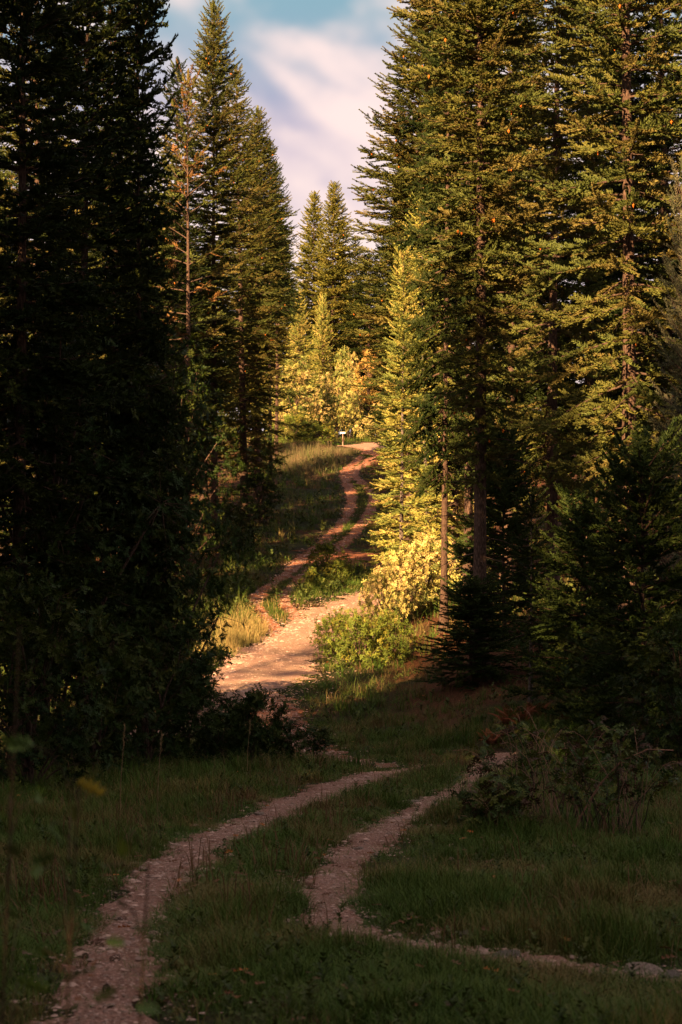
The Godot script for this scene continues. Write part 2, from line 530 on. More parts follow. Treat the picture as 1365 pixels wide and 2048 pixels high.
func limb(lv: PackedVector3Array, ln: PackedVector3Array, cv: PackedVector3Array, cc: PackedColorArray, kv: PackedVector3Array, set_: Array, n_tones: int, from: Vector3, az: float, len: float, rise: float, o: Dictionary, t: float) -> void:
	var flat := Vector3(cos(az), 0, sin(az))
	var side := Vector3(-sin(az), 0, cos(az))
	var droop: float = o.get("droop", 0.25) * R.randf_range(0.6, 1.4) * (1.0 - t * 0.7)
	var sway := R.randf_range(-0.12, 0.12)
	var pts := []
	var radii := []
	const SEG := 5
	for i in SEG + 1:
		var s := i / float(SEG)
		var yy := (tan(rise) * s - droop * s * s + droop * 0.85 * pow(s, 4)) * len
		pts.append(from + flat * s * len * 0.97 + side * sway * s * s * len + Vector3(0, yy, 0))
		radii.append(maxf(0.004, (0.012 + 0.008 * len) * (1.0 - s) + 0.004))
	tube(lv, ln, pts, radii, 4)
	var tone := R.randi() % n_tones
	var step: float = o.get("step", 0.15)
	var s := maxf(0.12, minf(o.get("bare", 0.3), 0.6) * R.randf_range(0.5, 1.2)) if len > 0.7 else 0.05
	var alt := 1.0
	while s < 1.0:
		var f := s * SEG
		var i := mini(int(f), SEG - 1)
		var p: Vector3 = pts[i].lerp(pts[i + 1], f - i)
		var dir: Vector3 = (pts[i + 1] - pts[i]).normalized()
		var size := clampf(len * (1.0 - s) * 0.5 + 0.24, 0.2, o.get("most", 0.7)) * R.randf_range(0.55, 1.35)
		var hang: float = R.randf_range(-0.45, 0.12) * o.get("hang", 1.0)
		var to := (dir * R.randf_range(0.5, 0.9) + side * alt * R.randf_range(0.55, 1.0) + Vector3(0, hang, 0)).normalized()
		put_spray(cv, cc, set_[R.randi() % 3], tone if R.randf() < 0.6 else R.randi() % n_tones, p, to, Vector3(R.randf_range(-0.3, 0.3), 1, R.randf_range(-0.3, 0.3)), size)
		if R.randf() < o.get("upper", 0.35):
			put_spray(cv, cc, set_[R.randi() % 3], tone, p, (dir + Vector3(0, R.randf_range(0.1, 0.8), 0) + side * R.randf_range(-0.4, 0.4)).normalized(), side, size * 0.7)
		if kv is PackedVector3Array and R.randf() < o.get("cones", 0.0) and s > 0.5:
			cone(kv, p + Vector3(0, -0.02, 0), 0.105)
		alt = -alt
		s += step / len * R.randf_range(0.7, 1.3)
	put_spray(cv, cc, set_[R.randi() % 3], tone, pts[SEG] - (pts[SEG] - pts[SEG - 1]) * 0.3, ((pts[SEG] - pts[SEG - 1]).normalized() + Vector3(0, 0.15, 0)).normalized(), Vector3.UP, 0.42)

func cone(kv: PackedVector3Array, at: Vector3, long: float) -> void:
	var w := long * 0.32
	for k in 5:
		var a := Vector3(cos(TAU * k / 5) * w, -long * 0.45, sin(TAU * k / 5) * w)
		var b := Vector3(cos(TAU * (k + 1) / 5) * w, -long * 0.45, sin(TAU * (k + 1) / 5) * w)
		kv.append_array([at, at + a, at + b, at + a, at + Vector3(0, -long, 0), at + b])

# a broadleaf tree or bush: stems that fork towards clumps, each clump a loose ball of leaf clusters on twigs
var clusters := {}
func cluster_set(called: String, n: int, long: float, lobes: int, tones: Array, jitter := 0.25) -> void:
	var s := []
	for k in 4:
		var t := leaf_cluster(n, long, lobes)
		s.append([t, tints(t, tones, jitter)])
	clusters[called] = s

func broadleaf(o: Dictionary) -> Node3D:
	var root := Node3D.new()
	R.seed = o.seed
	var h: float = o.h
	var r: float = o.r
	var tv := PackedVector3Array()
	var tn := PackedVector3Array()
	var wv := PackedVector3Array()
	var wn := PackedVector3Array()
	var cv := PackedVector3Array()
	var cc := PackedColorArray()
	var set_: Array = clusters[o.leaves]
	var n_tones: int = set_[0][1].size()
	var stems: int = o.get("stems", 1)
	var per: int = o.get("per", 40)
	var clumps: int = o.get("clumps", 14)
	var low: float = o.get("low", 0.25)
	var thick: float = o.get("thick", 0.012 * h + 0.01)
	var tops := []
	for k in stems:
		var az := TAU * k / stems + R.randf_range(-0.5, 0.5)
		var out := r * (0.0 if stems == 1 else R.randf_range(0.15, 0.5))
		var pts := []
		var radii := []
		for i in 7:
			var s := i / 6.0
			pts.append(Vector3(cos(az) * out * pow(s, 1.4), s * h * 0.86, sin(az) * out * pow(s, 1.4)) + Vector3(R.randf_range(-1, 1), 0, R.randf_range(-1, 1)) * 0.03 * h * s)
			radii.append(thick * (1.0 - s * 0.85))
		tube(tv, tn, pts, radii, 7, 0.05)
		tops.append(pts)
	part("trunk" if stems == 1 else "stems", mesh_of(tv, PackedColorArray(), tn), M.bark, root)
	for k in clumps:
		var f := (k + 0.5) / clumps
		var yy := lerpf(low, 0.98, f)
		var az := k * 2.4 + R.randf_range(-0.5, 0.5)
		var bulge := pow(sin(PI * clampf(lerpf(0.16, 0.93, f), 0, 1)), o.get("round", 0.8))
		var reach := r * bulge * R.randf_range(0.35, 0.95)
		var centre := Vector3(cos(az) * reach, yy * h, sin(az) * reach)
		var size: float = r * o.get("puff", 0.42) * R.randf_range(0.6, 1.15)
		var line: Array = tops[k % stems]
		var a: Vector3 = line[clampi(int(yy * 5.0 - 1.0), 0, 5)]
		tube(wv, wn, [a, a.lerp(centre, 0.5) + Vector3(0, R.randf_range(-0.05, 0.1) * h * 0.3, 0), centre], [thick * 0.45, thick * 0.3, thick * 0.12], 5)
		var tone := R.randi() % n_tones
		var here := int(per * pow(size / (r * 0.42), 2.0) * R.randf_range(0.7, 1.3)) + 3
		for j in here:
			var dir := Vector3(R.randfn(), R.randfn() * 0.85 + 0.1, R.randfn()).normalized()
			var q: float = size * pow(R.randf(), 0.45) * R.randf_range(0.8, 1.15)
			if R.randf() < 0.06: q *= 1.4
			var p: Vector3 = centre + dir * q
			if p.y < 0.03: continue
			if j % 3 == 0: tube(wv, wn, [centre + dir * q * 0.1, p - dir * 0.02], [thick * 0.08 + 0.002, 0.002], 3)
			var to := (dir + Vector3(R.randf_range(-0.5, 0.5), R.randf_range(-0.2, 0.6), R.randf_range(-0.5, 0.5))).normalized()
			put_spray(cv, cc, set_[R.randi() % 4], tone if R.randf() < 0.55 else R.randi() % n_tones, p, to, Vector3(R.randf_range(-1, 1), 0.3, R.randf_range(-1, 1)), R.randf_range(0.8, 1.25))
	part("branches", mesh_of(wv, PackedColorArray(), wn), M.bark, root, "stuff")
	part("crown" if stems == 1 else "foliage", mesh_of(cv, cc), M.leaves, root, "stuff")
	return root

func make_trees() -> void:
	var dark := [Color(0.020, 0.028, 0.008), Color(0.026, 0.034, 0.009), Color(0.030, 0.036, 0.009), Color(0.018, 0.027, 0.009)]  # needle tones darkened to stand in for deep shade
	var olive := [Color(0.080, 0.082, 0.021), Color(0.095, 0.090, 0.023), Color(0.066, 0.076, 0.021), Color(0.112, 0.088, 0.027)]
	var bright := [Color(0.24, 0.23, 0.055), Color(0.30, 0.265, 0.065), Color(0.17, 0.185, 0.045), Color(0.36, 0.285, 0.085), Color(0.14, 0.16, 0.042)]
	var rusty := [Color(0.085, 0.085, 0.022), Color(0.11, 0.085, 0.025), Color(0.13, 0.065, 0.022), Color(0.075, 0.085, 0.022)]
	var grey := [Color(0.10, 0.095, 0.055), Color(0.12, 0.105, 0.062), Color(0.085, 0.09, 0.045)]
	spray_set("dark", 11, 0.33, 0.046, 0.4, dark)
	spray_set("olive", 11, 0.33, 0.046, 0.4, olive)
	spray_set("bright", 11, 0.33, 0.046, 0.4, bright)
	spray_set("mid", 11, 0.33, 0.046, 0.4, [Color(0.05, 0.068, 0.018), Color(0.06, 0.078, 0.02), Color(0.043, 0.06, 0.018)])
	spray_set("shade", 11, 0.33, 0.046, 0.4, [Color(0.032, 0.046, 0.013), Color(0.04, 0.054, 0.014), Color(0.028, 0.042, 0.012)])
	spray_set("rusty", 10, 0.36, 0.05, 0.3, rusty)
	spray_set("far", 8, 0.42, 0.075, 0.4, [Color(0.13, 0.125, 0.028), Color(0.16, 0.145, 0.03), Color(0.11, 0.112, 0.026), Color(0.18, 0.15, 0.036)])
	spray_set("pine", 9, 0.38, 0.022, 0.5, grey)
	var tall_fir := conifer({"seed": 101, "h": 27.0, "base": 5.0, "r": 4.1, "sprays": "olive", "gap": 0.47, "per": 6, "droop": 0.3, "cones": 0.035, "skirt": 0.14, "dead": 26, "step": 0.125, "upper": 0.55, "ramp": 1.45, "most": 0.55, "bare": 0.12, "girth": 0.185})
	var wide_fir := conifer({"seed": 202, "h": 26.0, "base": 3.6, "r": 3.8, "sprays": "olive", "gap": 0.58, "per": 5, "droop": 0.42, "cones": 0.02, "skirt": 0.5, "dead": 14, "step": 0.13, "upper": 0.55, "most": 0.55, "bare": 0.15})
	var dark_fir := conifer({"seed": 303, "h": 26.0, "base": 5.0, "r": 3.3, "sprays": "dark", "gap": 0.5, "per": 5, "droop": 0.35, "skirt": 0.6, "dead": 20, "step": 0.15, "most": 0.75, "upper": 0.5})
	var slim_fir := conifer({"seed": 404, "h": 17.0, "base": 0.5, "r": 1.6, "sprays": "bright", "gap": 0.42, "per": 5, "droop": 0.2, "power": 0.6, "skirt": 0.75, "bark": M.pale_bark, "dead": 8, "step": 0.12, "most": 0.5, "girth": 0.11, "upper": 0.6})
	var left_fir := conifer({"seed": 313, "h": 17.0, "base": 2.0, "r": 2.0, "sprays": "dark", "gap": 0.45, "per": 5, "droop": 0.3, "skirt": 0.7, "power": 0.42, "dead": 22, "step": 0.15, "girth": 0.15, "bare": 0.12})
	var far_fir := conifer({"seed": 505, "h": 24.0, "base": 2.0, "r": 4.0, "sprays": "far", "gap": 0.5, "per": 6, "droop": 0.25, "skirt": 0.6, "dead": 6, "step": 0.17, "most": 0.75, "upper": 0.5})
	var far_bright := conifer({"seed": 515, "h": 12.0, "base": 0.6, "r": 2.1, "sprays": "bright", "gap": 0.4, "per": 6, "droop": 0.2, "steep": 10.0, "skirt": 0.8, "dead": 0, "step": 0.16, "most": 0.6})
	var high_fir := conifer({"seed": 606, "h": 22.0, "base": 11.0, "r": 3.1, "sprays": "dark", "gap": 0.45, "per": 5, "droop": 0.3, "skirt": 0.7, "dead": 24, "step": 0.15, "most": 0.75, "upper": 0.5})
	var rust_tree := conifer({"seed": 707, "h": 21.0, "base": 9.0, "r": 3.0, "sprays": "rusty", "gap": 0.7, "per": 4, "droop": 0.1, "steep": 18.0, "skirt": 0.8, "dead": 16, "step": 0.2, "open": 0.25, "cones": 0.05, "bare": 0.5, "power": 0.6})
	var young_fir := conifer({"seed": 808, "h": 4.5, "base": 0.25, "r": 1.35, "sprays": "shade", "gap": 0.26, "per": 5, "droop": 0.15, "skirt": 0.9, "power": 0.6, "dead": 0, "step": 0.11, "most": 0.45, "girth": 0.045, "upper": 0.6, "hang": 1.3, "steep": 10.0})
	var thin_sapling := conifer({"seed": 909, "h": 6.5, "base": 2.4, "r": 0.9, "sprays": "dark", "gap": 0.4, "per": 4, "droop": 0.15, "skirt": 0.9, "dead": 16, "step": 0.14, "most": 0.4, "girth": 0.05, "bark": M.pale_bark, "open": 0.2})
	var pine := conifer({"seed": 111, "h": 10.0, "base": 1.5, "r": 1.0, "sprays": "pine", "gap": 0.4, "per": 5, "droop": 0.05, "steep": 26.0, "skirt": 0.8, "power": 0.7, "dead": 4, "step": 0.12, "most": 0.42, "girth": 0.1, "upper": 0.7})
	# [kind, name, x, d, turn, width, height, label, group]
	var fr := "conifers on the right of the track"
	var fl := "conifers on the left of the track"
	var ff := "conifers at the far end of the track"
	var sets := [
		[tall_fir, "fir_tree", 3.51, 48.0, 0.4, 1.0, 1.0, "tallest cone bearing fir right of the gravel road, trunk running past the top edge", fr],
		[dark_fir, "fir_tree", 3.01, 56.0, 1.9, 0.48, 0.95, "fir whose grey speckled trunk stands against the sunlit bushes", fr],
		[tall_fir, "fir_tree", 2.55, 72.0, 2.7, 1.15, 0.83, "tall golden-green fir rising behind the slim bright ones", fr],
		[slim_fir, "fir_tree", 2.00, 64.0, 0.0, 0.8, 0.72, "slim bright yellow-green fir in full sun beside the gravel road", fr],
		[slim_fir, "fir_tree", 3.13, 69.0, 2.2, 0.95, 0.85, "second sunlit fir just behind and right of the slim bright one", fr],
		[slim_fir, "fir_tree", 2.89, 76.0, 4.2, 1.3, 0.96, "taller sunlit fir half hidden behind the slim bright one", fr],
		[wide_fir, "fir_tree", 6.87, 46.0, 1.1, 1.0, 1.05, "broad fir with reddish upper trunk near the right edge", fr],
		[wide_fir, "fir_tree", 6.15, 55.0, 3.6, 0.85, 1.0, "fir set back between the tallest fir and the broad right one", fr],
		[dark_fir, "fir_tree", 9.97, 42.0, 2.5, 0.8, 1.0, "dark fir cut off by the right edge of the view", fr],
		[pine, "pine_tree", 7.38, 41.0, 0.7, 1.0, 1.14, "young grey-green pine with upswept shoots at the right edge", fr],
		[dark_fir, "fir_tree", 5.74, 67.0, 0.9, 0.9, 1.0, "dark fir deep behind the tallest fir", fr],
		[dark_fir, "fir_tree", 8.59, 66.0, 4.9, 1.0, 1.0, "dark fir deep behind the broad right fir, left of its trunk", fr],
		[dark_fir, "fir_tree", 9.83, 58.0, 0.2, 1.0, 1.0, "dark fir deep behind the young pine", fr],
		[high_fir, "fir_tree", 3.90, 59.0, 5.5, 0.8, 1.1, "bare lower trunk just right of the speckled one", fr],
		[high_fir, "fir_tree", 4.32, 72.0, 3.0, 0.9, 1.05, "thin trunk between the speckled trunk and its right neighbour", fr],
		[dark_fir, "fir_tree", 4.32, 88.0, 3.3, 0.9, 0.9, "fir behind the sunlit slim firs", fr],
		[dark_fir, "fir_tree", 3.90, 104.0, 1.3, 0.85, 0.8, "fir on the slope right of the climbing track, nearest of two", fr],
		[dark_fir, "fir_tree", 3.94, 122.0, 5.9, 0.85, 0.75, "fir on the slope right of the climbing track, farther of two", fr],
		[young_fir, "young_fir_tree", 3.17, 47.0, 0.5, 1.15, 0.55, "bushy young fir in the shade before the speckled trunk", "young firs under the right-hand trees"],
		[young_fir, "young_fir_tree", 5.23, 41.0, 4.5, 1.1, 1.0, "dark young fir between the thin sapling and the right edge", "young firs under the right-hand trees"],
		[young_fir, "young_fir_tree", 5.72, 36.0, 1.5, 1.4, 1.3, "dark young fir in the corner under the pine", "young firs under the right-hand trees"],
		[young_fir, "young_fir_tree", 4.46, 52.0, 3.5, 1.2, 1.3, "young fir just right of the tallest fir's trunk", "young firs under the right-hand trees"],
		[thin_sapling, "fir_sapling", 4.17, 42.0, 0.0, 0.9, 0.72, "thin reddish fir sapling with sparse twigs above the rusty bracken", fr],
		# left side
		[left_fir, "fir_tree", -4.81, 35.5, 0.8, 1.0, 1.0, "near black fir with a thick upright trunk on the left", fl],
		[left_fir, "fir_tree", -3.74, 36.0, 2.9, 0.5, 1.04, "dark slim fir between the thick left trunk and the sunlit row", fl],
		[left_fir, "fir_tree", -5.38, 32.0, 4.1, 0.95, 1.05, "dark fir at the left edge", fl],
		[wide_fir, "fir_tree", -9.22, 58.0, 5.1, 0.9, 1.0, "fir behind the left edge, high twigs catching light", fl],
		[dark_fir, "fir_tree", -7.73, 66.0, 0.3, 0.8, 0.95, "dark fir deep behind the thick left trunk", fl],
		[rust_tree, "larch_tree", -6.66, 82.0, 0.6, 1.0, 1.0, "sparse bare-stemmed conifer with rusty orange cones on the left", fl],
		[tall_fir, "fir_tree", -6.28, 95.0, 3.9, 1.05, 1.0, "tallest spire of the left row, top touching the upper edge", fl],
		[wide_fir, "fir_tree", -5.29, 105.0, 2.0, 1.05, 0.95, "second spire of the left row, two thin tips", fl],
		[tall_fir, "fir_tree", -4.95, 113.0, 1.0, 1.15, 0.86, "third spire of the left row", fl],
		[high_fir, "fir_tree", -4.52, 123.0, 4.4, 0.74, 1.0, "fourth spire of the left row with a raised crown", fl],
		[high_fir, "fir_tree", -4.54, 133.0, 0.1, 0.75, 0.94, "last and lowest spire of the left row", fl],
		[dark_fir, "fir_tree", -8.12, 92.0, 2.3, 1.0, 0.9, "dark fir behind the rusty conifer", fl],
		# far end
		[far_fir, "fir_tree", -1.01, 172.0, 0.0, 1.15, 0.95, "tall far fir with pointed tip in the middle of the gap", ff],
		[far_fir, "fir_tree", -2.25, 177.0, 2.0, 1.1, 0.94, "far fir with pointed tip just left of the middle one", ff],
		[far_fir, "fir_tree", 0.26, 180.0, 3.1, 0.8, 0.76, "far fir just right of the middle one", ff],
		[high_fir, "fir_tree", 2.38, 164.0, 5.2, 1.1, 0.72, "shaded far fir with a bare trunk left of the bright firs", ff],
		[dark_fir, "fir_tree", 3.84, 178.0, 1.2, 1.1, 0.72, "dark far fir behind the bare trunk", ff],
		[dark_fir, "fir_tree", 1.60, 188.0, 4.2, 1.1, 0.75, "dark far fir filling the gap behind the orange oak", ff],
		[far_bright, "young_fir_tree", -3.39, 157.0, 0.0, 1.0, 1.0, "bright young fir above the far oaks", ff],
		[far_bright, "young_fir_tree", -1.47, 163.0, 1.7, 0.9, 1.0, "bright young fir right of the other, under the tall far fir", ff],
		[far_fir, "fir_tree", -5.45, 170.0, 1.9, 1.0, 0.8, "far fir hidden behind the end of the left row", ff],
	]
	for s in sets:
		plant(s[0], s[1], s[2], s[3], s[4], s[5], s[6], s[7], "tree", s[8])
	# the forest behind and around
	var deep_right := [Vector2(7.5, 78), Vector2(10.5, 72), Vector2(13.5, 80), Vector2(5.2, 92), Vector2(9.0, 96), Vector2(13.0, 100), Vector2(6.0, 118), Vector2(10.5, 122), Vector2(15.5, 66), Vector2(7.5, 140), Vector2(5.5, 155), Vector2(12.5, 58), Vector2(17.0, 90), Vector2(9.5, 168)]
	for p in deep_right:
		plant(dark_fir, "fir_tree", p.x, p.y, R.randf() * TAU, 0.95, R.randf_range(0.85, 1.02), "dark fir deep in the forest right of the track, behind the front trees", "tree", "firs deep in the right-hand forest")
	var deep_left := [Vector2(-9.5, 62), Vector2(-8.2, 68), Vector2(-7.6, 84), Vector2(-11.5, 84), Vector2(-8.6, 98), Vector2(-11.0, 114), Vector2(-13.0, 122), Vector2(-8.0, 112), Vector2(-12.5, 70), Vector2(-9.0, 76), Vector2(-14.5, 80), Vector2(-10.0, 90), Vector2(-13.5, 96), Vector2(-10.5, 104), Vector2(-17.0, 66), Vector2(-18.5, 88)]
	for p in deep_left:
		plant(dark_fir, "fir_tree", p.x, p.y, R.randf() * TAU, 0.9, R.randf_range(0.6, 0.72), "dark fir deep in the forest left of the track, behind the front trees", "tree", "firs deep in the left-hand forest")
	var far_back := [Vector2(-11.5, 172), Vector2(-14.0, 175), Vector2(-9.5, 190), Vector2(-8.2, 182), Vector2(-16.0, 192), Vector2(-18.5, 186), Vector2(-6.5, 192), Vector2(-2.2, 200), Vector2(2.0, 204), Vector2(6.5, 200), Vector2(-10.5, 205), Vector2(11.0, 196), Vector2(15.5, 180), Vector2(4.2, 216), Vector2(-4.5, 218)]
	for p in far_back:
		plant(dark_fir, "fir_tree", p.x, p.y, R.randf() * TAU, 1.1, R.randf_range(0.6, 0.7), "fir far behind the end of the track", "tree", "firs behind the far end")
	# unseen forest edge around the viewpoint, its firs added to shade the foreground
	var shade := [Vector2(-10.5, -25), Vector2(-8.0, -13), Vector2(-6.0, -4), Vector2(-6.5, 3), Vector2(-7.2, 9), Vector2(-8.6, 15), Vector2(-9.8, 21), Vector2(-16, -19), Vector2(-15.5, -6), Vector2(-14.0, 3), Vector2(-14.5, 11), Vector2(-5, -20), Vector2(8, -20), Vector2(-3, -34), Vector2(5, -36), Vector2(-13, -36), Vector2(10.8, 24), Vector2(-24, 8), Vector2(-24, -6), Vector2(-9.5, -4), Vector2(-11.2, -9), Vector2(-10.5, 1), Vector2(15, 4), Vector2(16, 16)]
	for p in shade:
		var across: float = p.x * 0.87 - p.y * 0.5  # heights step down so sun clears these added firs onto the right-hand trees
		plant(dark_fir, "fir_tree", p.x, p.y, R.randf() * TAU, 1.2, R.randf_range(0.98, 1.1) if across > -13.0 or p.x > 0.0 else R.randf_range(0.97, 1.02) if across > -18.0 else R.randf_range(0.80, 0.86), "unseen fir of the forest edge, added around the viewpoint for its shade", "tree", "firs added around the viewpoint for shade")
	var beside := [[-7.6, 31.0, "dark fir added just outside the left edge of the view for shade, farthest of three"], [-7.3, 27.5, "dark fir added just outside the left edge of the view for shade, middle of three"], [-6.9, 24.5, "dark fir added just outside the left edge of the view for shade, nearest of three"]]  # added left of the view to keep sun off the near left firs
	for p in beside:
		plant(left_fir, "fir_tree", p[0], p[1], R.randf() * TAU, 1.0, 0.98, p[2], "tree", "firs added around the viewpoint for shade")
	plant(rust_tree, "larch_tree", -21.0, 20.4, 3.0, 1.3, 1.05, "taller sparse conifer added unseen left of the view to dapple the gravel road", "tree", "firs added around the viewpoint for shade")  # added out of view; its open crown breaks the sun on the gravel road
	plant(rust_tree, "larch_tree", -17.0, 19.0, 1.0, 1.25, 0.85, "sparse conifer added unseen left of the view to dapple the right bank", "tree", "firs added around the viewpoint for shade")  # added out of view; its open crown lets streaks of sun reach the bank
	for proto in [left_fir, tall_fir, wide_fir, dark_fir, slim_fir, far_fir, far_bright, high_fir, rust_tree, young_fir, thin_sapling, pine]: proto.free()

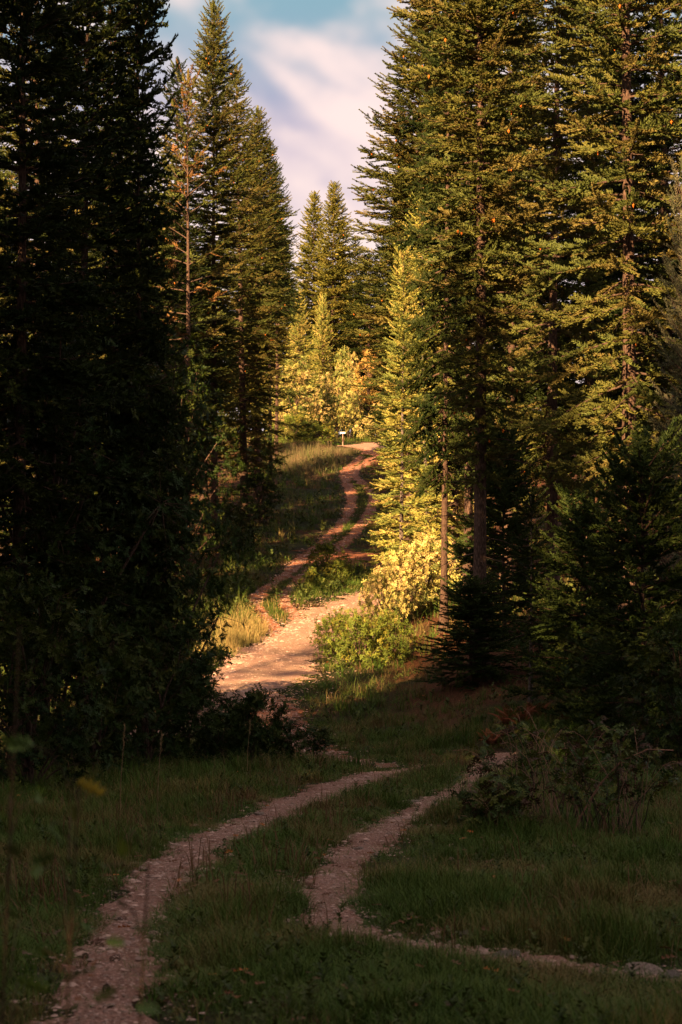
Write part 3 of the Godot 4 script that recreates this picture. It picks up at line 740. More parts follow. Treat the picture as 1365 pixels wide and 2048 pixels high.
func make_bushes() -> void:
	var green := [Color(0.020, 0.034, 0.008), Color(0.028, 0.041, 0.009), Color(0.018, 0.031, 0.009), Color(0.036, 0.044, 0.009)]  # oak leaf greens lowered towards black, shade put into the colour
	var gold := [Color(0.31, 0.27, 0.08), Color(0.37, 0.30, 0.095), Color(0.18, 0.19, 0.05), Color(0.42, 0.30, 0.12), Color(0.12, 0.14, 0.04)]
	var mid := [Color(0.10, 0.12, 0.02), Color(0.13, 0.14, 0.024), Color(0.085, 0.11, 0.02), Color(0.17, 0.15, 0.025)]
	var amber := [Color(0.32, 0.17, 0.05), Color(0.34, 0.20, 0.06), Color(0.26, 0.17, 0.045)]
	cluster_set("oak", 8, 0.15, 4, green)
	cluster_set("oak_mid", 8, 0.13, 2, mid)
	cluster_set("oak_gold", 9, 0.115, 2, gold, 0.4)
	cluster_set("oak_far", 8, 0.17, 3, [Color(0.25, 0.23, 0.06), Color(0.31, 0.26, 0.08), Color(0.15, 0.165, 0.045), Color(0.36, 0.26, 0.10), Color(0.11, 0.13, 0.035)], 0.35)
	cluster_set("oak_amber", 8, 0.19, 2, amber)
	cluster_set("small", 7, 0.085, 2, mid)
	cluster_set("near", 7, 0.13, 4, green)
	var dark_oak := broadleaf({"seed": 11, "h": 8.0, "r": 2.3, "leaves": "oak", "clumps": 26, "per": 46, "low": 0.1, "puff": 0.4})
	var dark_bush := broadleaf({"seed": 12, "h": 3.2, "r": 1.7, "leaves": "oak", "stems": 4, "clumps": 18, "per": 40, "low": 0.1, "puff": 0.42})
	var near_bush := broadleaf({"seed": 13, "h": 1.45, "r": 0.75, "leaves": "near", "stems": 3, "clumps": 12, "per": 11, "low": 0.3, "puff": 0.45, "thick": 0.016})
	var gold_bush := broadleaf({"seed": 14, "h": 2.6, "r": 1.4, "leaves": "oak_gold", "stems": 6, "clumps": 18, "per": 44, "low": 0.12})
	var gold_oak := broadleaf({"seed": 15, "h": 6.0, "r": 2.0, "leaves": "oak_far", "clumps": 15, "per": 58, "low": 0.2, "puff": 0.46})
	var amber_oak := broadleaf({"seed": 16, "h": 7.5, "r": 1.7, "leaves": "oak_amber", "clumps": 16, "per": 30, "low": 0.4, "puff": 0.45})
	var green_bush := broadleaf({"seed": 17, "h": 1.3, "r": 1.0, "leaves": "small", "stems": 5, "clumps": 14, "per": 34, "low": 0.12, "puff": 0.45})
	var gl := "dark oaks and bushes along the left edge of the track"
	var gr := "bushes beside the gravel road"
	var gf := "oaks at the far end of the track"
	var sets := [
		[dark_oak, "oak_tree", -5.07, 33.0, 0.2, 1.0, 1.05, "dark oak at the lower left edge", gl, "tree"],
		[dark_oak, "oak_tree", -4.53, 37.0, 1.9, 0.9, 0.95, "dark oak hiding the foot of the thick left trunk", gl, "tree"],
		[dark_oak, "oak_tree", -3.82, 38.0, 3.7, 0.78, 1.0, "dark oak in the middle of the shaded left side", gl, "tree"],
		[dark_oak, "oak_tree", -6.68, 78.0, 5.0, 1.1, 1.15, "dark oak under the rusty conifer", gl, "tree"],
		[dark_bush, "oak_bush", -3.86, 46.0, 2.7, 0.75, 0.8, "dark oak bush leaning over the gravel road's left side", gl, "bush"],
		[dark_oak, "oak_tree", -5.3, 3.0, 0.3, 1.0, 0.62, "unseen oak added beside the viewpoint on its left, blocking low sun", gl, "tree"],  # oaks beside the viewpoint are unseen, added to block low sun
		[dark_oak, "oak_tree", -7.0, 4.6, 3.1, 1.1, 1.0, "unseen oak added left of the viewpoint to block low sun, in the second row", gl, "tree"],
		[dark_oak, "oak_tree", -8.6, 11.0, 0.9, 1.1, 1.0, "unseen oak added left of the view to block low sun, second row, farther one", gl, "tree"],
		[dark_oak, "oak_tree", -8.6, 0.2, 2.9, 1.1, 1.0, "unseen oak added left of the viewpoint to block low sun, second row, nearest one", gl, "tree"],
		[dark_bush, "oak_bush", -1.76, 158.0, 1.9, 1.5, 1.25, "dark bush between the two far golden oaks", gf, "bush"],
		[dark_bush, "oak_bush", 2.79, 163.0, 2.9, 1.5, 1.25, "dark bush behind the orange oak", gf, "bush"],
		[dark_bush, "oak_bush", -4.39, 156.0, 3.9, 1.4, 1.2, "dark bush behind the left far oak", gf, "bush"],
		[dark_oak, "oak_tree", 1.12, 190.0, 0.5, 1.2, 0.9, "dark oak far behind the white sign", gf, "tree"],
		[dark_oak, "oak_tree", -1.14, 194.0, 1.5, 1.2, 0.9, "dark oak far behind the pair of golden oaks", gf, "tree"],
		[dark_oak, "oak_tree", 2.69, 196.0, 1.5, 1.2, 0.9, "dark oak far behind the orange oak", gf, "tree"],
		[dark_oak, "oak_tree", -3.57, 188.0, 2.5, 1.2, 0.9, "dark oak far behind the left far oak", gf, "tree"],
		[dark_oak, "oak_tree", -7.74, 182.0, 3.5, 1.2, 0.9, "dark oak seen low between the left row's trunks, right one", gf, "tree"],
		[dark_oak, "oak_tree", -10.02, 176.0, 4.5, 1.2, 0.9, "dark oak seen low between the left row's trunks, middle one", gf, "tree"],
		[dark_oak, "oak_tree", -11.68, 170.0, 5.5, 1.2, 0.9, "dark oak seen low between the left row's trunks, left one", gf, "tree"],
		[dark_bush, "oak_bush", 1.23, 160.0, 4.9, 1.4, 1.2, "dark bush behind the white sign, left of the orange oak", gf, "bush"],
		[dark_oak, "oak_tree", -6.1, 7.5, 1.3, 1.0, 0.62, "unseen oak added on the left to block low sun, second from the viewpoint", gl, "tree"],  # unseen oaks left of the view, added to keep sun off the foreground
		[dark_oak, "oak_tree", -6.7, 12.0, 2.3, 1.0, 0.62, "unseen oak added on the left to block low sun, third from the viewpoint", gl, "tree"],
		[dark_oak, "oak_tree", -6.6, 17.0, 4.3, 1.0, 1.0, "unseen oak added on the left to block low sun, fourth from the viewpoint", gl, "tree"],
		[dark_oak, "oak_tree", -5.5, -2.5, 5.3, 1.0, 0.62, "unseen oak added behind the viewpoint on its left, blocking low sun", gl, "tree"],
		[dark_oak, "oak_tree", -7.0, 22.5, 5.9, 1.0, 1.0, "unseen oak added on the left to block low sun, fifth from the viewpoint", gl, "tree"],
		[dark_bush, "oak_bush", -4.40, 27.0, 0.5, 0.95, 0.95, "dark bush at the left edge, lowest one", gl, "bush"],
		[dark_bush, "oak_bush", -3.99, 31.0, 1.5, 0.9, 0.8, "dark bush left of the foreground path, second from the left edge", gl, "bush"],
		[dark_bush, "oak_bush", -3.45, 34.0, 3.5, 0.85, 0.8, "dark bush left of the foreground path, below the middle oak", gl, "bush"],
		[dark_bush, "oak_bush", -2.92, 36.0, 4.7, 0.7, 0.5, "dark bush behind the small leafy oak, low against the gravel", gl, "bush"],
		[dark_bush, "oak_bush", -4.29, 45.0, 5.7, 0.8, 0.65, "dark bush with twigs sticking out before the gravel road", gl, "bush"],
		[near_bush, "oak_bush", -1.56, 33.5, 0.4, 0.85, 0.95, "small leafy oak silhouetted against the sunlit gravel", gl, "bush"],
		[near_bush, "oak_bush", -2.13, 34.5, 2.4, 0.9, 0.75, "small oak just left of the silhouetted one", gl, "bush"],
		[near_bush, "oak_bush", -0.95, 36.0, 4.4, 0.75, 0.55, "lowest small oak right of the silhouetted one", gl, "bush"],
		[near_bush, "oak_bush", -0.53, 37.5, 1.2, 0.6, 0.42, "tiny oak seedling by the red dirt link", gl, "bush"],
		# lit bushes right of the gravel road
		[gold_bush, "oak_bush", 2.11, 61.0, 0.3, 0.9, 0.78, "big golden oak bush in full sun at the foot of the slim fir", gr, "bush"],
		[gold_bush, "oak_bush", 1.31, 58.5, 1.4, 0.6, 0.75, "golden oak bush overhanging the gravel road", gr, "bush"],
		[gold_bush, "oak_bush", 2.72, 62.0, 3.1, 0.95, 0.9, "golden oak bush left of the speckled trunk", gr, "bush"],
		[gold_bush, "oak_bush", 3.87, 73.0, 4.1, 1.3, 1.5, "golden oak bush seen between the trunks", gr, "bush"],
		[green_bush, "leafy_bush", -0.21, 54.5, 0.0, 0.85, 0.95, "green leafy bush with dark top twigs at the gravel road's right edge", gr, "bush"],
		[green_bush, "leafy_bush", 0.54, 52.5, 1.6, 0.95, 1.1, "green leafy bush on the right bank under the golden bush", gr, "bush"],
		[green_bush, "leafy_bush", 1.42, 53.0, 2.6, 0.95, 1.0, "green leafy bush on the right bank below the big golden bush", gr, "bush"],
		[green_bush, "leafy_bush", -0.65, 76.0, 3.6, 1.0, 1.0, "low bush on the grass island between the tracks, left one", gr, "bush"],
		[green_bush, "leafy_bush", -0.20, 72.0, 4.6, 0.7, 0.7, "low bush on the grass island between the tracks, right one", gr, "bush"],
		[green_bush, "leafy_bush", -1.14, 70.0, 5.6, 0.5, 0.6, "smallest bush on the grass island beside the ruts", gr, "bush"],
		# far oaks
		[gold_oak, "oak_tree", -3.48, 147.0, 0.6, 1.15, 1.05, "golden oak at the far end, left one", gf, "tree"],
		[gold_oak, "oak_tree", -0.26, 151.0, 2.6, 1.0, 0.9, "golden oak at the far end, behind the white sign", gf, "tree"],
		[gold_oak, "oak_tree", 0.64, 157.0, 4.6, 0.8, 1.2, "taller golden oak between the sign's oak and the orange one", gf, "tree"],
		[amber_oak, "oak_tree", 2.25, 155.0, 0.0, 1.0, 1.0, "orange oak at the far end under the bare fir trunk", gf, "tree"],
		[green_bush, "leafy_bush", -3.41, 141.0, 0.4, 1.9, 1.7, "grey-green bush below the left far oak", gf, "bush"],
		[green_bush, "leafy_bush", -1.56, 140.0, 1.4, 1.6, 1.2, "dark green bush left of the white sign", gf, "bush"],
		[gold_bush, "oak_bush", 2.05, 149.0, 2.4, 0.8, 0.7, "orange bush at the sunlit bend", gf, "bush"],
		[gold_bush, "oak_bush", -4.71, 147.0, 3.4, 1.0, 1.1, "golden bush at the dark left edge of the far clearing", gf, "bush"],
		[gold_bush, "oak_bush", 3.63, 150.0, 5.4, 1.2, 1.1, "golden bush right of the sunlit bend", gf, "bush"],
		# shaded undergrowth
		[dark_bush, "oak_bush", -4.78, 86.0, 0.9, 0.9, 0.75, "dark bush under the left row of firs, nearest", gl, "bush"],
		[dark_bush, "oak_bush", -4.42, 104.0, 1.9, 1.0, 0.85, "dark bush under the left row of firs, middle", gl, "bush"],
		[dark_bush, "oak_bush", -5.19, 122.0, 2.9, 1.1, 0.9, "dark bush under the left row of firs, farthest", gl, "bush"],
		[dark_bush, "oak_bush", 5.59, 39.0, 3.9, 0.9, 0.7, "dark bush under the broad right fir", gr, "bush"],
		[dark_bush, "oak_bush", 5.89, 33.0, 4.9, 0.9, 0.8, "dark bush at the right edge under the pine", gr, "bush"],
		[dark_bush, "oak_bush", 5.39, 45.0, 5.9, 0.9, 0.6, "dark bush behind the thin reddish sapling", gr, "bush"],
	]
	for s in sets:
		plant(s[0], s[1], s[2], s[3], s[4], s[5], s[6], s[7], s[9], s[8], 0.04)
	for proto in [dark_oak, dark_bush, near_bush, gold_bush, gold_oak, amber_oak, green_bush]: proto.free()

# ====================================================================== small things
func stone_mesh(seed_: int, flat: float) -> ArrayMesh:
	R.seed = seed_
	var ball := SphereMesh.new()
	ball.radius = 1.0
	ball.height = 2.0
	ball.radial_segments = 10
	ball.rings = 5
	var a := ball.get_mesh_arrays()
	var v: PackedVector3Array = a[Mesh.ARRAY_VERTEX]
	var n := FastNoiseLite.new()
	n.seed = seed_
	n.frequency = 0.7
	for i in v.size():
		var k := 1.0 + 0.55 * n.get_noise_3dv(v[i])
		v[i] = Vector3(v[i].x * k, clampf(v[i].y * k, -0.7, 0.62 + 0.2 * n.get_noise_2d(v[i].x * 3.0, v[i].z * 3.0)) * flat, v[i].z * k * 0.8)
	var c := PackedColorArray()
	c.resize(v.size())
	c.fill(Color.WHITE)
	return mesh_of(v, c, PackedVector3Array(), a[Mesh.ARRAY_INDEX])

func colored(m: StandardMaterial3D, linear: Color) -> StandardMaterial3D:
	var c: StandardMaterial3D = m.duplicate()
	c.albedo_color = linear.linear_to_srgb()
	return c

func single(called: String, mesh: Mesh, material: Material, x: float, d: float, lift: float, size: float, turn: float, label: String, category: String, group := "") -> MeshInstance3D:
	var o := MeshInstance3D.new()
	o.name = numbered(called)
	o.mesh = mesh
	o.material_override = material
	add_child(o)
	o.position = Vector3(x, ground_y(x, d) + lift, -d)
	o.rotation.y = turn
	o.scale = Vector3.ONE * size
	tag(o, label, category, group)
	return o

func rod(pts: Array, r0: float, r1: float, tone: Color, sides := 5) -> ArrayMesh:
	var v := PackedVector3Array()
	var n := PackedVector3Array()
	var radii := []
	for i in pts.size(): radii.append(lerpf(r0, r1, i / float(pts.size() - 1)))
	tube(v, n, pts, radii, sides)
	var c := PackedColorArray()
	c.resize(v.size())
	c.fill(tone)
	return mesh_of(v, c, n)

func make_small_things() -> void:
	var flat_stone := stone_mesh(4, 0.35)
	var round_stone := stone_mesh(6, 0.6)
	var chip_stone := stone_mesh(9, 0.45)
	var pale := colored(M.stone, Color(0.40, 0.30, 0.24))
	var drab := colored(M.stone, Color(0.24, 0.19, 0.16))
	var q: Vector2
	var rocks := [
		[Vector2(0.89, 24.70), flat_stone, pale, 0.13, "flat pale rock in the grass between the two wheel tracks"],
		[Vector2(1.29, 32.88), flat_stone, pale, 0.16, "flat pale rock where the left wheel track ends"],
		[Vector2(0.15, 17.60), chip_stone, pale, 0.06, "small pale stone at the bend of the right wheel track"],
		[Vector2(0.70, 10.86), chip_stone, drab, 0.07, "grey stone in the grass just above the rut, left of the middle"],
		[Vector2(0.85, 9.88), flat_stone, drab, 0.08, "grey flat stone in the rut near the bottom, left of two"],
		[Vector2(1.53, 9.64), flat_stone, pale, 0.11, "pale flat stone in the rut near the lower right corner"],
		[Vector2(1.40, 10.72), chip_stone, drab, 0.06, "small stone in the dark grass above the rut's right end"],
		[Vector2(-0.99, 11.06), chip_stone, pale, 0.05, "pale chip of stone on the right edge of the left wheel track"],
		[Vector2(-0.97, 22.78), round_stone, pale, 0.07, "pale stone on the left edge of the left wheel track"],
		[Vector2(-1.26, 24.06), round_stone, drab, 0.07, "brown stone in the grass left of the left wheel track"],
		[Vector2(1.62, 9.42), round_stone, drab, 0.07, "round stone at the lower right corner"],
	]
	for k in rocks.size():
		q = rocks[k][0]
		single("stone", rocks[k][1], rocks[k][2], q.x, q.y, 0.02, rocks[k][3], k * 1.7, rocks[k][4], "stone", "loose stones by the wheel tracks")
	# pine cones on the left wheel track
	var kv := PackedVector3Array()
	for ring in 6:
		for k in 7:
			var a := TAU * (k + ring * 0.5) / 7.0
			var w := sin(PI * (ring + 0.8) / 7.2)
			var p := Vector3(cos(a) * w * 0.4, 0.35 + sin(a) * w * 0.4, (ring - 2.8) * 0.36)
			var out := Vector3(cos(a), sin(a), -0.6).normalized()
			leaf(kv, p, out, Vector3(0, 0, 1), 0.34, 0.22, 2)
	var kc := PackedColorArray()
	kc.resize(kv.size())
	kc.fill(Color(0.035, 0.018, 0.012))
	var cone_mesh := mesh_of(kv, kc)
	var cone_spots := [Vector2(-1.55, 13.10), Vector2(-1.34, 11.76), Vector2(-1.33, 10.46), Vector2(-1.07, 8.70), Vector2(-0.88, 8.64), Vector2(-1.37, 10.02), Vector2(-1.31, 9.78), Vector2(-1.15, 9.78), Vector2(-1.45, 18.30), Vector2(-1.10, 18.04)]
	for k in cone_spots.size():
		single("pine_cone", cone_mesh, M.cone, cone_spots[k].x, cone_spots[k].y, 0.02, 0.028, k * 2.1, "small dark pine cone lying on the left wheel track", "pine cone", "pine cones on the left wheel track")
	# the white sign at the far bend
	q = Vector2(0.13, 140.0)
	var sign_ := Node3D.new()
	sign_.name = "sign_post"
	add_child(sign_)
	sign_.position = Vector3(q.x, ground_y(q.x, q.y) - 0.1, -q.y)
	tag(sign_, "small white board on a thin post at the far bend of the track", "sign")
	var bx := BoxMesh.new()
	bx.size = Vector3(0.36, 0.12, 0.03)
	var bo := part("board", bx, colored(M.paint, Color(0.7, 0.7, 0.66)), sign_)
	bo.position = Vector3(0, 1.02, 0.04)
	part("post", rod([Vector3(0, 0, 0), Vector3(0, 0.5, 0), Vector3(0, 1.05, 0)], 0.04, 0.035, Color(0.35, 0.2, 0.15), 8), M.twig, sign_)
	make_bramble()
	make_bracken()
	make_near_sapling()
	make_stalks()

func make_bramble() -> void:
	R.seed = 40
	var lv := PackedVector3Array()
	var tones := [Color(0.035, 0.055, 0.018), Color(0.05, 0.07, 0.018), Color(0.075, 0.085, 0.016), Color(0.055, 0.03, 0.018)]
	var set_ := []
	for k in 4:
		var t := PackedVector3Array()
		for i in 3:
			var a := (i - 1) * 1.0
			leaf(t, Vector3.ZERO, Vector3(cos(a), R.randf_range(-0.25, 0.1), sin(a)).normalized(), Vector3.UP, 1.0, 0.36, 3)
		set_.append([t, tints(t, tones, 0.2)])
	for b in [[2.16, 20.5, 1.0, "large tangle of dark bramble leaves and dry canes right of the wheel tracks"], [1.55, 19.0, 0.5, "low tangle of dry bramble canes at the edge of the right wheel track"], [2.67, 19.0, 0.9, "shaded bramble with one long arching cane near the right edge"]]:
		var root := Node3D.new()
		root.name = numbered("bramble_bush")
		add_child(root)
		root.position = Vector3(b[0], ground_y(b[0], b[1]) - 0.03, -b[1])
		tag(root, b[3], "bush", "brambles in the right foreground")
		var cv := PackedVector3Array()
		var cc := PackedColorArray()
		for k in 46:
			var dry := k % 3 != 0
			var az := R.randf_range(0, TAU)
			var out: float = R.randf_range(0.25, 0.8) * b[2]
			var up: float = R.randf_range(0.8, 1.9) * b[2]
			var root_at: Vector3 = Vector3(R.randf_range(-0.35, 0.35), 0, R.randf_range(-0.3, 0.3)) * b[2]
			var pts := []
			for i in 7:
				var s := i / 6.0
				pts.append(root_at + Vector3(cos(az) * out * s, up * (1.5 * s - 0.85 * s * s), sin(az) * out * s) + Vector3(R.randf_range(-0.02, 0.02), 0, R.randf_range(-0.02, 0.02)))
			part("cane", rod(pts, 0.0042 if dry else 0.006, 0.0018, Color(0.27, 0.15, 0.105) if dry else Color(0.05, 0.035, 0.025), 4), M.twig, root)
			for j in (15 if not dry else 3):
				var s := R.randf_range(0.35, 1.0)
				var i := mini(int(s * 6.0), 5)
				var p: Vector3 = pts[i].lerp(pts[i + 1], s * 6.0 - i) + Vector3(R.randf_range(-1, 1), R.randf_range(-1, 1), R.randf_range(-1, 1)) * 0.09
				put_spray(cv, cc, set_[R.randi() % 4], R.randi() % 4, p, Vector3(R.randf_range(-1, 1), R.randf_range(-0.8, 0.5), R.randf_range(-1, 1)).normalized(), Vector3(R.randf_range(-1, 1), 0.8, R.randf_range(-1, 1)), R.randf_range(0.05, 0.095))
		part("leaves", mesh_of(cv, cc), M.leaves, root, "stuff")
		if b[2] == 0.9:
			part("arching_cane", rod([Vector3(-0.42, 0, 0.1), Vector3(-0.3, 0.28, 0.1), Vector3(-0.12, 0.58, 0.1), Vector3(0.1, 0.82, 0.1), Vector3(0.36, 0.94, 0.1), Vector3(0.62, 0.93, 0.1)], 0.010, 0.005, Color(0.26, 0.13, 0.09), 6), M.twig, root)

func make_bracken() -> void:
	R.seed = 55
	var fv := PackedVector3Array()
	for i in 14:
		var u := 0.15 + 0.82 * i / 13.0
		var w := 0.42 * (1.05 - u)
		for side in [-1.0, 1.0]:
			leaf(fv, Vector3(u, 0.5 * sin(u * 1.7), 0), Vector3(0.35, -0.1, side).normalized(), Vector3.UP, w, 0.05 + 0.02 * (1.0 - u), 3)
	sliver(fv, Vector3.ZERO, Vector3(0.75, 0.65, 0).normalized(), 1.0, 0.012)
	for b in [[3.61, 39.5, 0.55, "rusty red bracken clump at the foot of the thin reddish sapling"], [4.16, 40.5, 0.42, "smaller rusty bracken just right of the sapling's foot"], [3.01, 38.0, 0.4, "low rusty bracken left of the larger clump"]]:
		var root := Node3D.new()
		root.name = numbered("bracken_fern")
		add_child(root)
		root.position = Vector3(b[0], ground_y(b[0], b[1]), -b[1])
		tag(root, b[3], "fern", "rusty bracken under the right-hand trees")
		for k in 20:
			var c := PackedColorArray()
			c.resize(fv.size())
			c.fill(Color(0.17, 0.05, 0.022) * R.randf_range(0.7, 1.2))
			var f := part("frond", mesh_of(fv, c), M.blades, root)
			f.rotation = Vector3(0, k * 1.3 + R.randf_range(-0.2, 0.2), R.randf_range(-0.1, 0.5))
			f.scale = Vector3.ONE * b[2] * R.randf_range(0.7, 1.15)

# a leafy sapling close to the camera, out of focus
func make_near_sapling() -> void:
	R.seed = 66
	var d0 := 3.0
	var x0: float = -0.52
	var root := Node3D.new()
	root.name = "beech_sapling"
	add_child(root)
	var g := ground_y(x0, d0)
	root.position = Vector3(x0, g, -d0)
	tag(root, "blurred leafy sapling close to the lens at the lower left", "sapling")
	var feet := [Vector3(0, 0, 0), Vector3(0.10, 0, 0.05), Vector3(0.20, 0, -0.06)]
	var tops := [1.6 - 0.18 - g, 1.6 - 0.42 - g, 1.6 - 0.5 - g]
	for k in 3:
		part("stem", rod([feet[k], feet[k] + Vector3(-0.015, tops[k] * 0.5, 0.01), feet[k] + Vector3(0.015, tops[k], 0)], 0.0035, 0.0015, Color(0.05, 0.035, 0.02)), M.twig, root)
	var lv := PackedVector3Array()
	leaf(lv, Vector3.ZERO, Vector3.RIGHT, Vector3.UP, 1.0, 0.32, 4)
	var meshes := []
	for tone in [Color(0.08, 0.125, 0.02), Color(0.06, 0.095, 0.02), Color(0.20, 0.16, 0.025), Color(0.045, 0.075, 0.022)]:
		var c := PackedColorArray()
		c.resize(lv.size())
		c.fill(tone)
		meshes.append(mesh_of(lv, c))
	# leaf places as (picture column, row) read off at three metres, then turned into metres from the sapling's foot
	var spots := [Vector2(145, 1610), Vector2(155, 1562), Vector2(250, 1680), Vector2(205, 1735), Vector2(255, 1815), Vector2(212, 1885), Vector2(232, 1980), Vector2(272, 2018), Vector2(180, 2010), Vector2(60, 1750), Vector2(95, 1655), Vector2(40, 1840), Vector2(120, 1790), Vector2(20, 1690), Vector2(90, 1900), Vector2(35, 1960), Vector2(130, 1960), Vector2(160, 1850), Vector2(70, 1600), Vector2(20, 1590), Vector2(110, 1710), Vector2(15, 1500), Vector2(60, 1490)]
	for k in spots.size():
		var dd := d0 + R.randf_range(-0.25, 0.3)
		var at := Vector3((spots[k].x - 682.5) / 3822.0 * dd - x0, 1.6 - (spots[k].y - 1024.0) / 3822.0 * dd - g, d0 - dd)
		var side := R.randf_range(0.4, 2.6)
		var near := 0
		for i in 3:
			if absf(feet[i].x - at.x) < absf(feet[near].x - at.x): near = i
		var from: Vector3 = feet[near] + Vector3(0, clampf(at.y - 0.05, 0.1, tops[near]), 0)
		part("twig", rod([from, from.lerp(at, 0.5) + Vector3(0, 0.02, 0), at], 0.0015, 0.0008, Color(0.05, 0.035, 0.02), 4), M.twig, root)
		var l := part("leaf", meshes[2 if k == 1 else [0, 0, 1, 3, 3][k % 5] if k < 6 else [1, 3, 3][k % 3]], M.leaves, root)
		l.position = at
		l.rotation = Vector3(R.randf_range(-1.2, 1.2), side, R.randf_range(-0.9, 0.4))
		l.scale = Vector3.ONE * R.randf_range(0.042, 0.058)

# tall dry stalks standing by themselves at the edge of the left grass
func make_stalks() -> void:
	R.seed = 77
	for b in [[Vector2(-2.10, 21.84), 1.0, "tall dry grass stalk left of the path, right one of the pair"], [Vector2(-2.29, 19.78), 1.1, "tall dry grass stalk left of the path, left one of the pair"], [Vector2(-1.52, 30.90), 0.95, "tall dry grass stalk against the small leafy oak"]]:
		var root := Node3D.new()
		root.name = numbered("grass_stalk")
		add_child(root)
		root.position = Vector3(b[0].x, ground_y(b[0].x, b[0].y), -b[0].y)
		tag(root, b[2], "grass stalk", "dry stalks left of the path")
		var h: float = b[1]
		part("stem", rod([Vector3.ZERO, Vector3(0.01, h * 0.5, 0), Vector3(0.05, h, 0)], 0.006, 0.002, Color(0.20, 0.13, 0.07), 4), M.twig, root)
		var v := PackedVector3Array()
		for k in 22:
			sliver(v, Vector3(0.05 * (0.8 + 0.2 * k / 22.0), h * (0.8 + 0.22 * k / 22.0), 0), Vector3(R.randf_range(-0.4, 0.4), 1, R.randf_range(-0.4, 0.4)).normalized(), 0.06, 0.005)
		var c := PackedColorArray()
		c.resize(v.size())
		c.fill(Color(0.2, 0.13, 0.07))
		part("seed_head", mesh_of(v, c), M.blades, root)

# ====================================================================== ground cover nobody could count
func scatter(called: String, label: String, mesh: Mesh, material: Material, at: Array, tones: PackedColorArray) -> void:
	if at.is_empty(): return
	var m := MultiMesh.new()
	m.transform_format = MultiMesh.TRANSFORM_3D
	m.use_colors = true
	m.mesh = mesh
	m.instance_count = at.size()
	for i in at.size():
		m.set_instance_transform(i, at[i])
		m.set_instance_color(i, tones[i])
	var o := MultiMeshInstance3D.new()
	o.name = numbered(called)
	o.multimesh = m
	o.material_override = material
	add_child(o)
	tag(o, label, called.replace("_", " "), "", "stuff")

func tuft(blades: int, spread: float, wide: float, bend: float) -> ArrayMesh:
	var v := PackedVector3Array()
	var c := PackedColorArray()
	for i in blades:
		var a := R.randf_range(0, TAU)
		var root_at := Vector3(R.randf_range(-1, 1), 0, R.randf_range(-1, 1)) * spread
		var h := R.randf_range(0.45, 1.0)
		var lean := Vector3(cos(a), 0, sin(a)) * bend * R.randf_range(0.3, 1.2)
		var s := Vector3(-sin(a), 0, cos(a)) * wide
		if R.randf() < 0.5: s = s.rotated(Vector3.UP, R.randf_range(-1.2, 1.2))
		var m := root_at + Vector3(0, h * 0.6, 0) + lean * 0.35
		var t := root_at + Vector3(0, h * R.randf_range(0.8, 1.0), 0) + lean
		v.append_array([root_at - s, m - s * 0.8, m + s * 0.8, root_at - s, m + s * 0.8, root_at + s, m - s * 0.8, t, m + s * 0.8])
		var k := R.randf_range(0.65, 1.35)
		for j in 9: c.append(Color(k, k * R.randf_range(0.95, 1.05), k))
	return mesh_of(v, c)

func pebble_mesh(seed_: int) -> ArrayMesh:
	R.seed = seed_
	var v := PackedVector3Array([Vector3(0, 0.5, 0), Vector3(0, -0.3, 0)])
	for k in 6: v.append(Vector3(cos(TAU * k / 6) * R.randf_range(0.7, 1.1), R.randf_range(-0.15, 0.3), sin(TAU * k / 6) * R.randf_range(0.6, 1.0)))
	var out := PackedVector3Array()
	for k in 6:
		out.append_array([v[0], v[2 + k], v[2 + (k + 1) % 6], v[1], v[2 + (k + 1) % 6], v[2 + k]])
	var c := PackedColorArray()
	c.resize(out.size())
	c.fill(Color.WHITE)
	return mesh_of(out, c)

func lying(x: float, d: float, lift: float, size: Vector3) -> Transform3D:
	return Transform3D(Basis(Vector3.UP, R.randf_range(0, TAU)).scaled_local(size), Vector3(x, ground_y(x, d) + lift, -d))

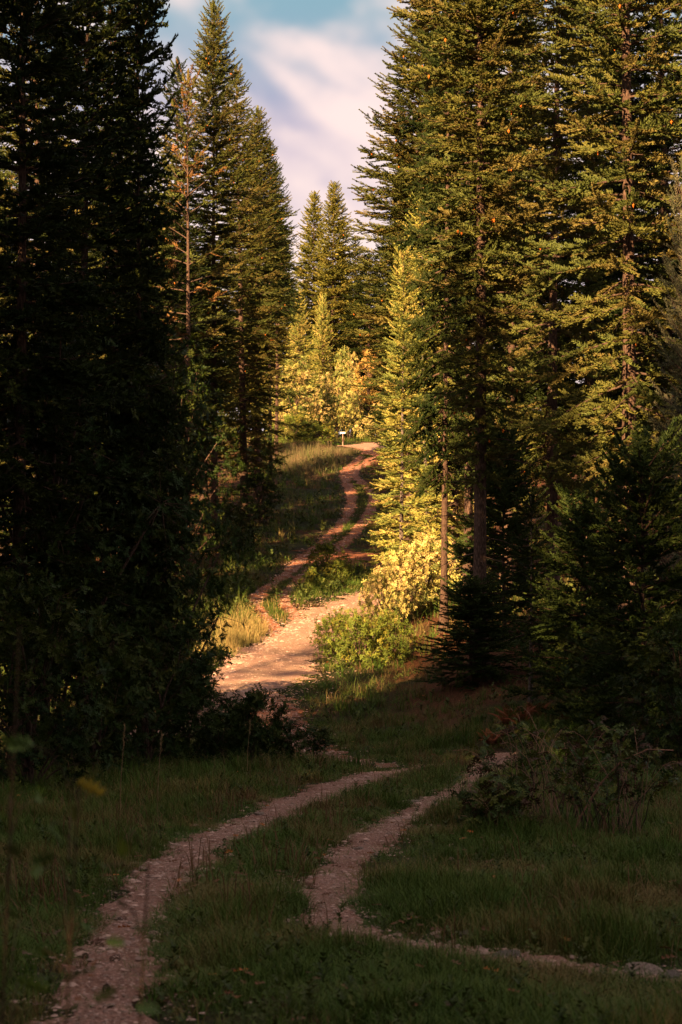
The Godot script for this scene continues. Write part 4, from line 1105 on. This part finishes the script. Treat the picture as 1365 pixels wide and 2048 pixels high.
func make_cover() -> void:
	R.seed = 88
	var tufts := [tuft(16, 0.4, 0.015, 0.9), tuft(14, 0.5, 0.013, 1.3), tuft(18, 0.35, 0.017, 0.65)]
	var thin := [tuft(9, 0.3, 0.010, 0.45), tuft(11, 0.25, 0.009, 0.6)]
	var g_at := [[], [], []]
	var g_c := [PackedColorArray(), PackedColorArray(), PackedColorArray()]
	var s_at := [[], []]
	var s_c := [PackedColorArray(), PackedColorArray()]
	var l_at := []
	var l_c := PackedColorArray()
	# [from d, to d, how many, height of the blades, width]
	for zone in [[5.5, 13.0, 24000, 0.10, 0.15], [13.0, 24.0, 24000, 0.105, 0.17], [24.0, 45.0, 20000, 0.15, 0.25], [45.0, 75.0, 9000, 0.26, 0.42], [75.0, 150.0, 9000, 0.32, 0.62]]:
		for k in int(zone[2]):
			var u := R.randf()
			var d: float = sqrt(lerpf(zone[0] * zone[0], zone[1] * zone[1], u))
			var x := R.randf_range(-1.0, 1.0) * (0.2 * d + 1.5)
			var w := wear(x, d)
			if w < 0.78 + R.randf() * 0.35: continue
			if d > 42.0 and d < 60.0 and x > 0.3 and R.randf() < 0.35 + 0.4 * smoothstep(0.3, 2.6, x): continue
			if d > 60.0 and absf(x - 0.3) > 5.5 and R.randf() < 0.6: continue
			var patch := patch_noise.get_noise_2d(x, d) + 0.5 * patch_noise.get_noise_2d(x * 4.0, d * 4.0)
			if patch > 0.15 and R.randf() < 0.78: continue
			var tall: float = zone[3] * R.randf_range(0.6, 1.5) * (1.0 + 0.7 * smoothstep(-0.1, 0.4, mid_noise.get_noise_2d(x * 2.6 + 7.0, d * 2.6))) * (1.0 + 0.7 * smoothstep(1.6, 3.2, w) * smoothstep(-0.2, 0.3, low_noise.get_noise_2d(x * 5.0, d * 5.0) + 0.1)) * lerpf(0.45, 1.0, smoothstep(0.9, 1.9, w))
			var dry := clampf(smoothstep(0.02, 0.5, patch_noise.get_noise_2d(x * 1.3 + 40.0, d * 1.3) + R.randf_range(-0.35, 0.3)), 0, 1)
			var col := Color(0.042, 0.088, 0.013).lerp(Color(0.085, 0.108, 0.02), R.randf()).lerp(Color(0.19, 0.125, 0.05), dry * 0.85)
			var i := R.randi() % 3
			g_at[i].append(lying(x, d, -0.02, Vector3(zone[4], tall, zone[4])))
			g_c[i].append(col)
	for k in 3600:
		var d := lerpf(9.0, 62.0, pow(R.randf(), 0.7))
		var x := R.randf_range(-1.0, 1.0) * (0.2 * d + 1.0)
		if wear(x, d) < 1.5: continue
		var clump := patch_noise.get_noise_2d(x * 0.9 + 90.0, d * 0.9)
		if clump < 0.05 and R.randf() < 0.8: continue
		var i := R.randi() % 2
		s_at[i].append(lying(x, d, -0.02, Vector3(0.4, R.randf_range(0.25, 0.5), 0.4)))
		s_c[i].append(Color(0.16, 0.10, 0.05).lerp(Color(0.13, 0.06, 0.035), R.randf()))
	for k in 5200:
		var u := R.randf() * 11.0
		var i0 := int(u)
		var a: Vector2 = upper_left[i0 + 1].lerp(upper_left[i0 + 2], u - i0)
		var b: Vector2 = upper_right[i0 + 1].lerp(upper_right[i0 + 2], u - i0)
		var q := a.lerp(b, R.randf_range(0.1, 0.9))
		if wear(q.x, q.y) < 1.12: continue
		var i := R.randi() % 3
		var tall := R.randf_range(0.1, 0.2)
		g_at[i].append(lying(q.x, q.y, -0.02, Vector3(0.22, tall, 0.22)))
		g_c[i].append(Color(0.06, 0.085, 0.018).lerp(Color(0.10, 0.10, 0.025), R.randf()))
	# tall pale grass round the left of the gravel road and by the far clearing
	for spot in [[-2.86, 59.0, 1.3, 4.0, 420, 0.6], [-3.33, 57.0, 0.9, 2.5, 200, 0.6], [-2.87, 132.0, 3.4, 6.0, 700, 1.0], [0.27, 136.5, 1.6, 1.5, 160, 0.6]]:
		for k in int(spot[4]):
			var x: float = spot[0] + R.randfn() * spot[2] * 0.5
			var d: float = spot[1] + R.randfn() * spot[3] * 0.5
			if wear(x, d) < 1.15: continue
			var i := R.randi() % 2
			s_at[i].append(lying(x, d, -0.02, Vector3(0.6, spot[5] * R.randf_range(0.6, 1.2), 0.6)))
			s_c[i].append(Color(0.26, 0.17, 0.07).lerp(Color(0.17, 0.15, 0.05), R.randf()) if d < 80.0 else Color(0.16, 0.10, 0.06).lerp(Color(0.10, 0.10, 0.04), R.randf()))  # far grass is purple-brown, toned down further to stand in for shade
	for i in 3: scatter("grass", "short green grass between and beside the wheel tracks", tufts[i], M.blades, g_at[i], g_c[i])
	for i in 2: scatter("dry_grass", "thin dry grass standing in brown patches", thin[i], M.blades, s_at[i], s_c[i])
	# low leafy plants on the banks
	var plant_v := leaf_cluster(9, 0.10, 2)
	var white := PackedColorArray()
	for i in range(0, plant_v.size(), 6):
		var k := R.randf_range(0.7, 1.3)
		for j in 6: white.append(Color(k, k, k))
	var herb := mesh_of(Transform3D(Basis(Vector3(0, 0, 1), PI / 2), Vector3(0, 0.1, 0)) * plant_v, white)
	var h_at := []
	var h_c := PackedColorArray()
	for k in 11000:
		var d := lerpf(7.0, 135.0, pow(R.randf(), 1.5))
		var x := R.randf_range(-1.0, 1.0) * (0.2 * d + 1.0)
		if wear(x, d) < 1.4: continue
		var f := patch_noise.get_noise_2d(x * 0.7 - 30.0, d * 0.7)
		if f < 0.0 and R.randf() < 0.75: continue
		if d < 40.0 and R.randf() < 0.6: continue
		var size := R.randf_range(0.6, 1.5) * (0.45 if d < 25.0 else 0.75 if d < 40.0 else 1.0 if d < 60.0 else 2.0)
		h_at.append(lying(x, d, R.randf_range(0.0, 0.12), Vector3(size, size * R.randf_range(0.8, 1.6), size)))
		h_c.append(Color(0.034, 0.052, 0.014).lerp(Color(0.075, 0.085, 0.02), R.randf()))
	scatter("undergrowth", "low leafy plants on the shaded banks", herb, M.leaves, h_at, h_c)
	# grit and gravel
	var pebbles := [pebble_mesh(1), pebble_mesh(2)]
	R.seed = 99
	var p_at := [[], []]
	var p_c := [PackedColorArray(), PackedColorArray()]
	for job in [[left_track, 0.5, 12000, 0.0065, 0.9], [right_track, 0.5, 12000, 0.0065, 0.9], [gravel, 2.3, 15000, 0.024, 1.05], [gravel_edge, 0.4, 900, 0.045, 1.0], [left_track, 0.75, 700, 0.022, 1.0], [right_track, 0.75, 700, 0.022, 1.0], [upper_left, 0.7, 3000, 0.03, 0.9], [upper_right, 0.6, 3000, 0.03, 0.9], [link_track, 0.9, 1200, 0.025, 1.0]]:
		var line := smooth_line(job[0], 0.1)
		for k in int(job[2]):
			var i := R.randi() % (line.size() - 1)
			var t: Vector2 = (line[i + 1] - line[i]).normalized()
			var q: Vector2 = line[i] + Vector2(t.y, -t.x) * R.randfn() * job[1] * 0.42 * job[4] + t * R.randf_range(-0.1, 0.1)
			var size: float = job[3] * (0.5 + 0.9 * R.randf() + 1.6 * pow(R.randf(), 9.0))
			var j := R.randi() % 2
			p_at[j].append(lying(q.x, q.y, 0.022, Vector3(size, size * 0.8, size)))
			p_c[j].append(Color(0.48, 0.31, 0.245).lerp(Color(0.18, 0.115, 0.09), pow(R.randf(), 1.2)) * R.randf_range(0.8, 1.15))
	for i in 2: scatter("gravel", "loose grit and gravel on the wheel tracks and the road", pebbles[i], M.cone, p_at[i], p_c[i])
	# fallen leaves and twigs
	var fv := PackedVector3Array()
	leaf(fv, Vector3(-0.5, 0.1, 0), Vector3.RIGHT, Vector3(0, 1, 0.2), 1.0, 0.33, 3)
	var fc := PackedColorArray()
	fc.resize(fv.size())
	fc.fill(Color.WHITE)
	var f_at := []
	var f_c := PackedColorArray()
	for k in 5200:
		var d := lerpf(6.5, 75.0, pow(R.randf(), 0.9))
		var x := R.randf_range(-1.0, 1.0) * (0.19 * d + 0.8)
		if wear(x, d) < 1.0 and R.randf() < 0.35: continue
		f_at.append(lying(x, d, 0.05 + R.randf_range(0, 0.05), Vector3.ONE * R.randf_range(0.035, 0.085)).rotated_local(Vector3(1, 0, 0), R.randf_range(-0.6, 0.6)))
		f_c.append(Color(0.16, 0.06, 0.025).lerp(Color(0.09, 0.05, 0.03), R.randf()) if R.randf() < 0.93 else Color(0.38, 0.12, 0.03))
	scatter("fallen_leaves", "brown and orange leaves fallen on grass and dirt", mesh_of(fv, fc), M.leaves, f_at, f_c)
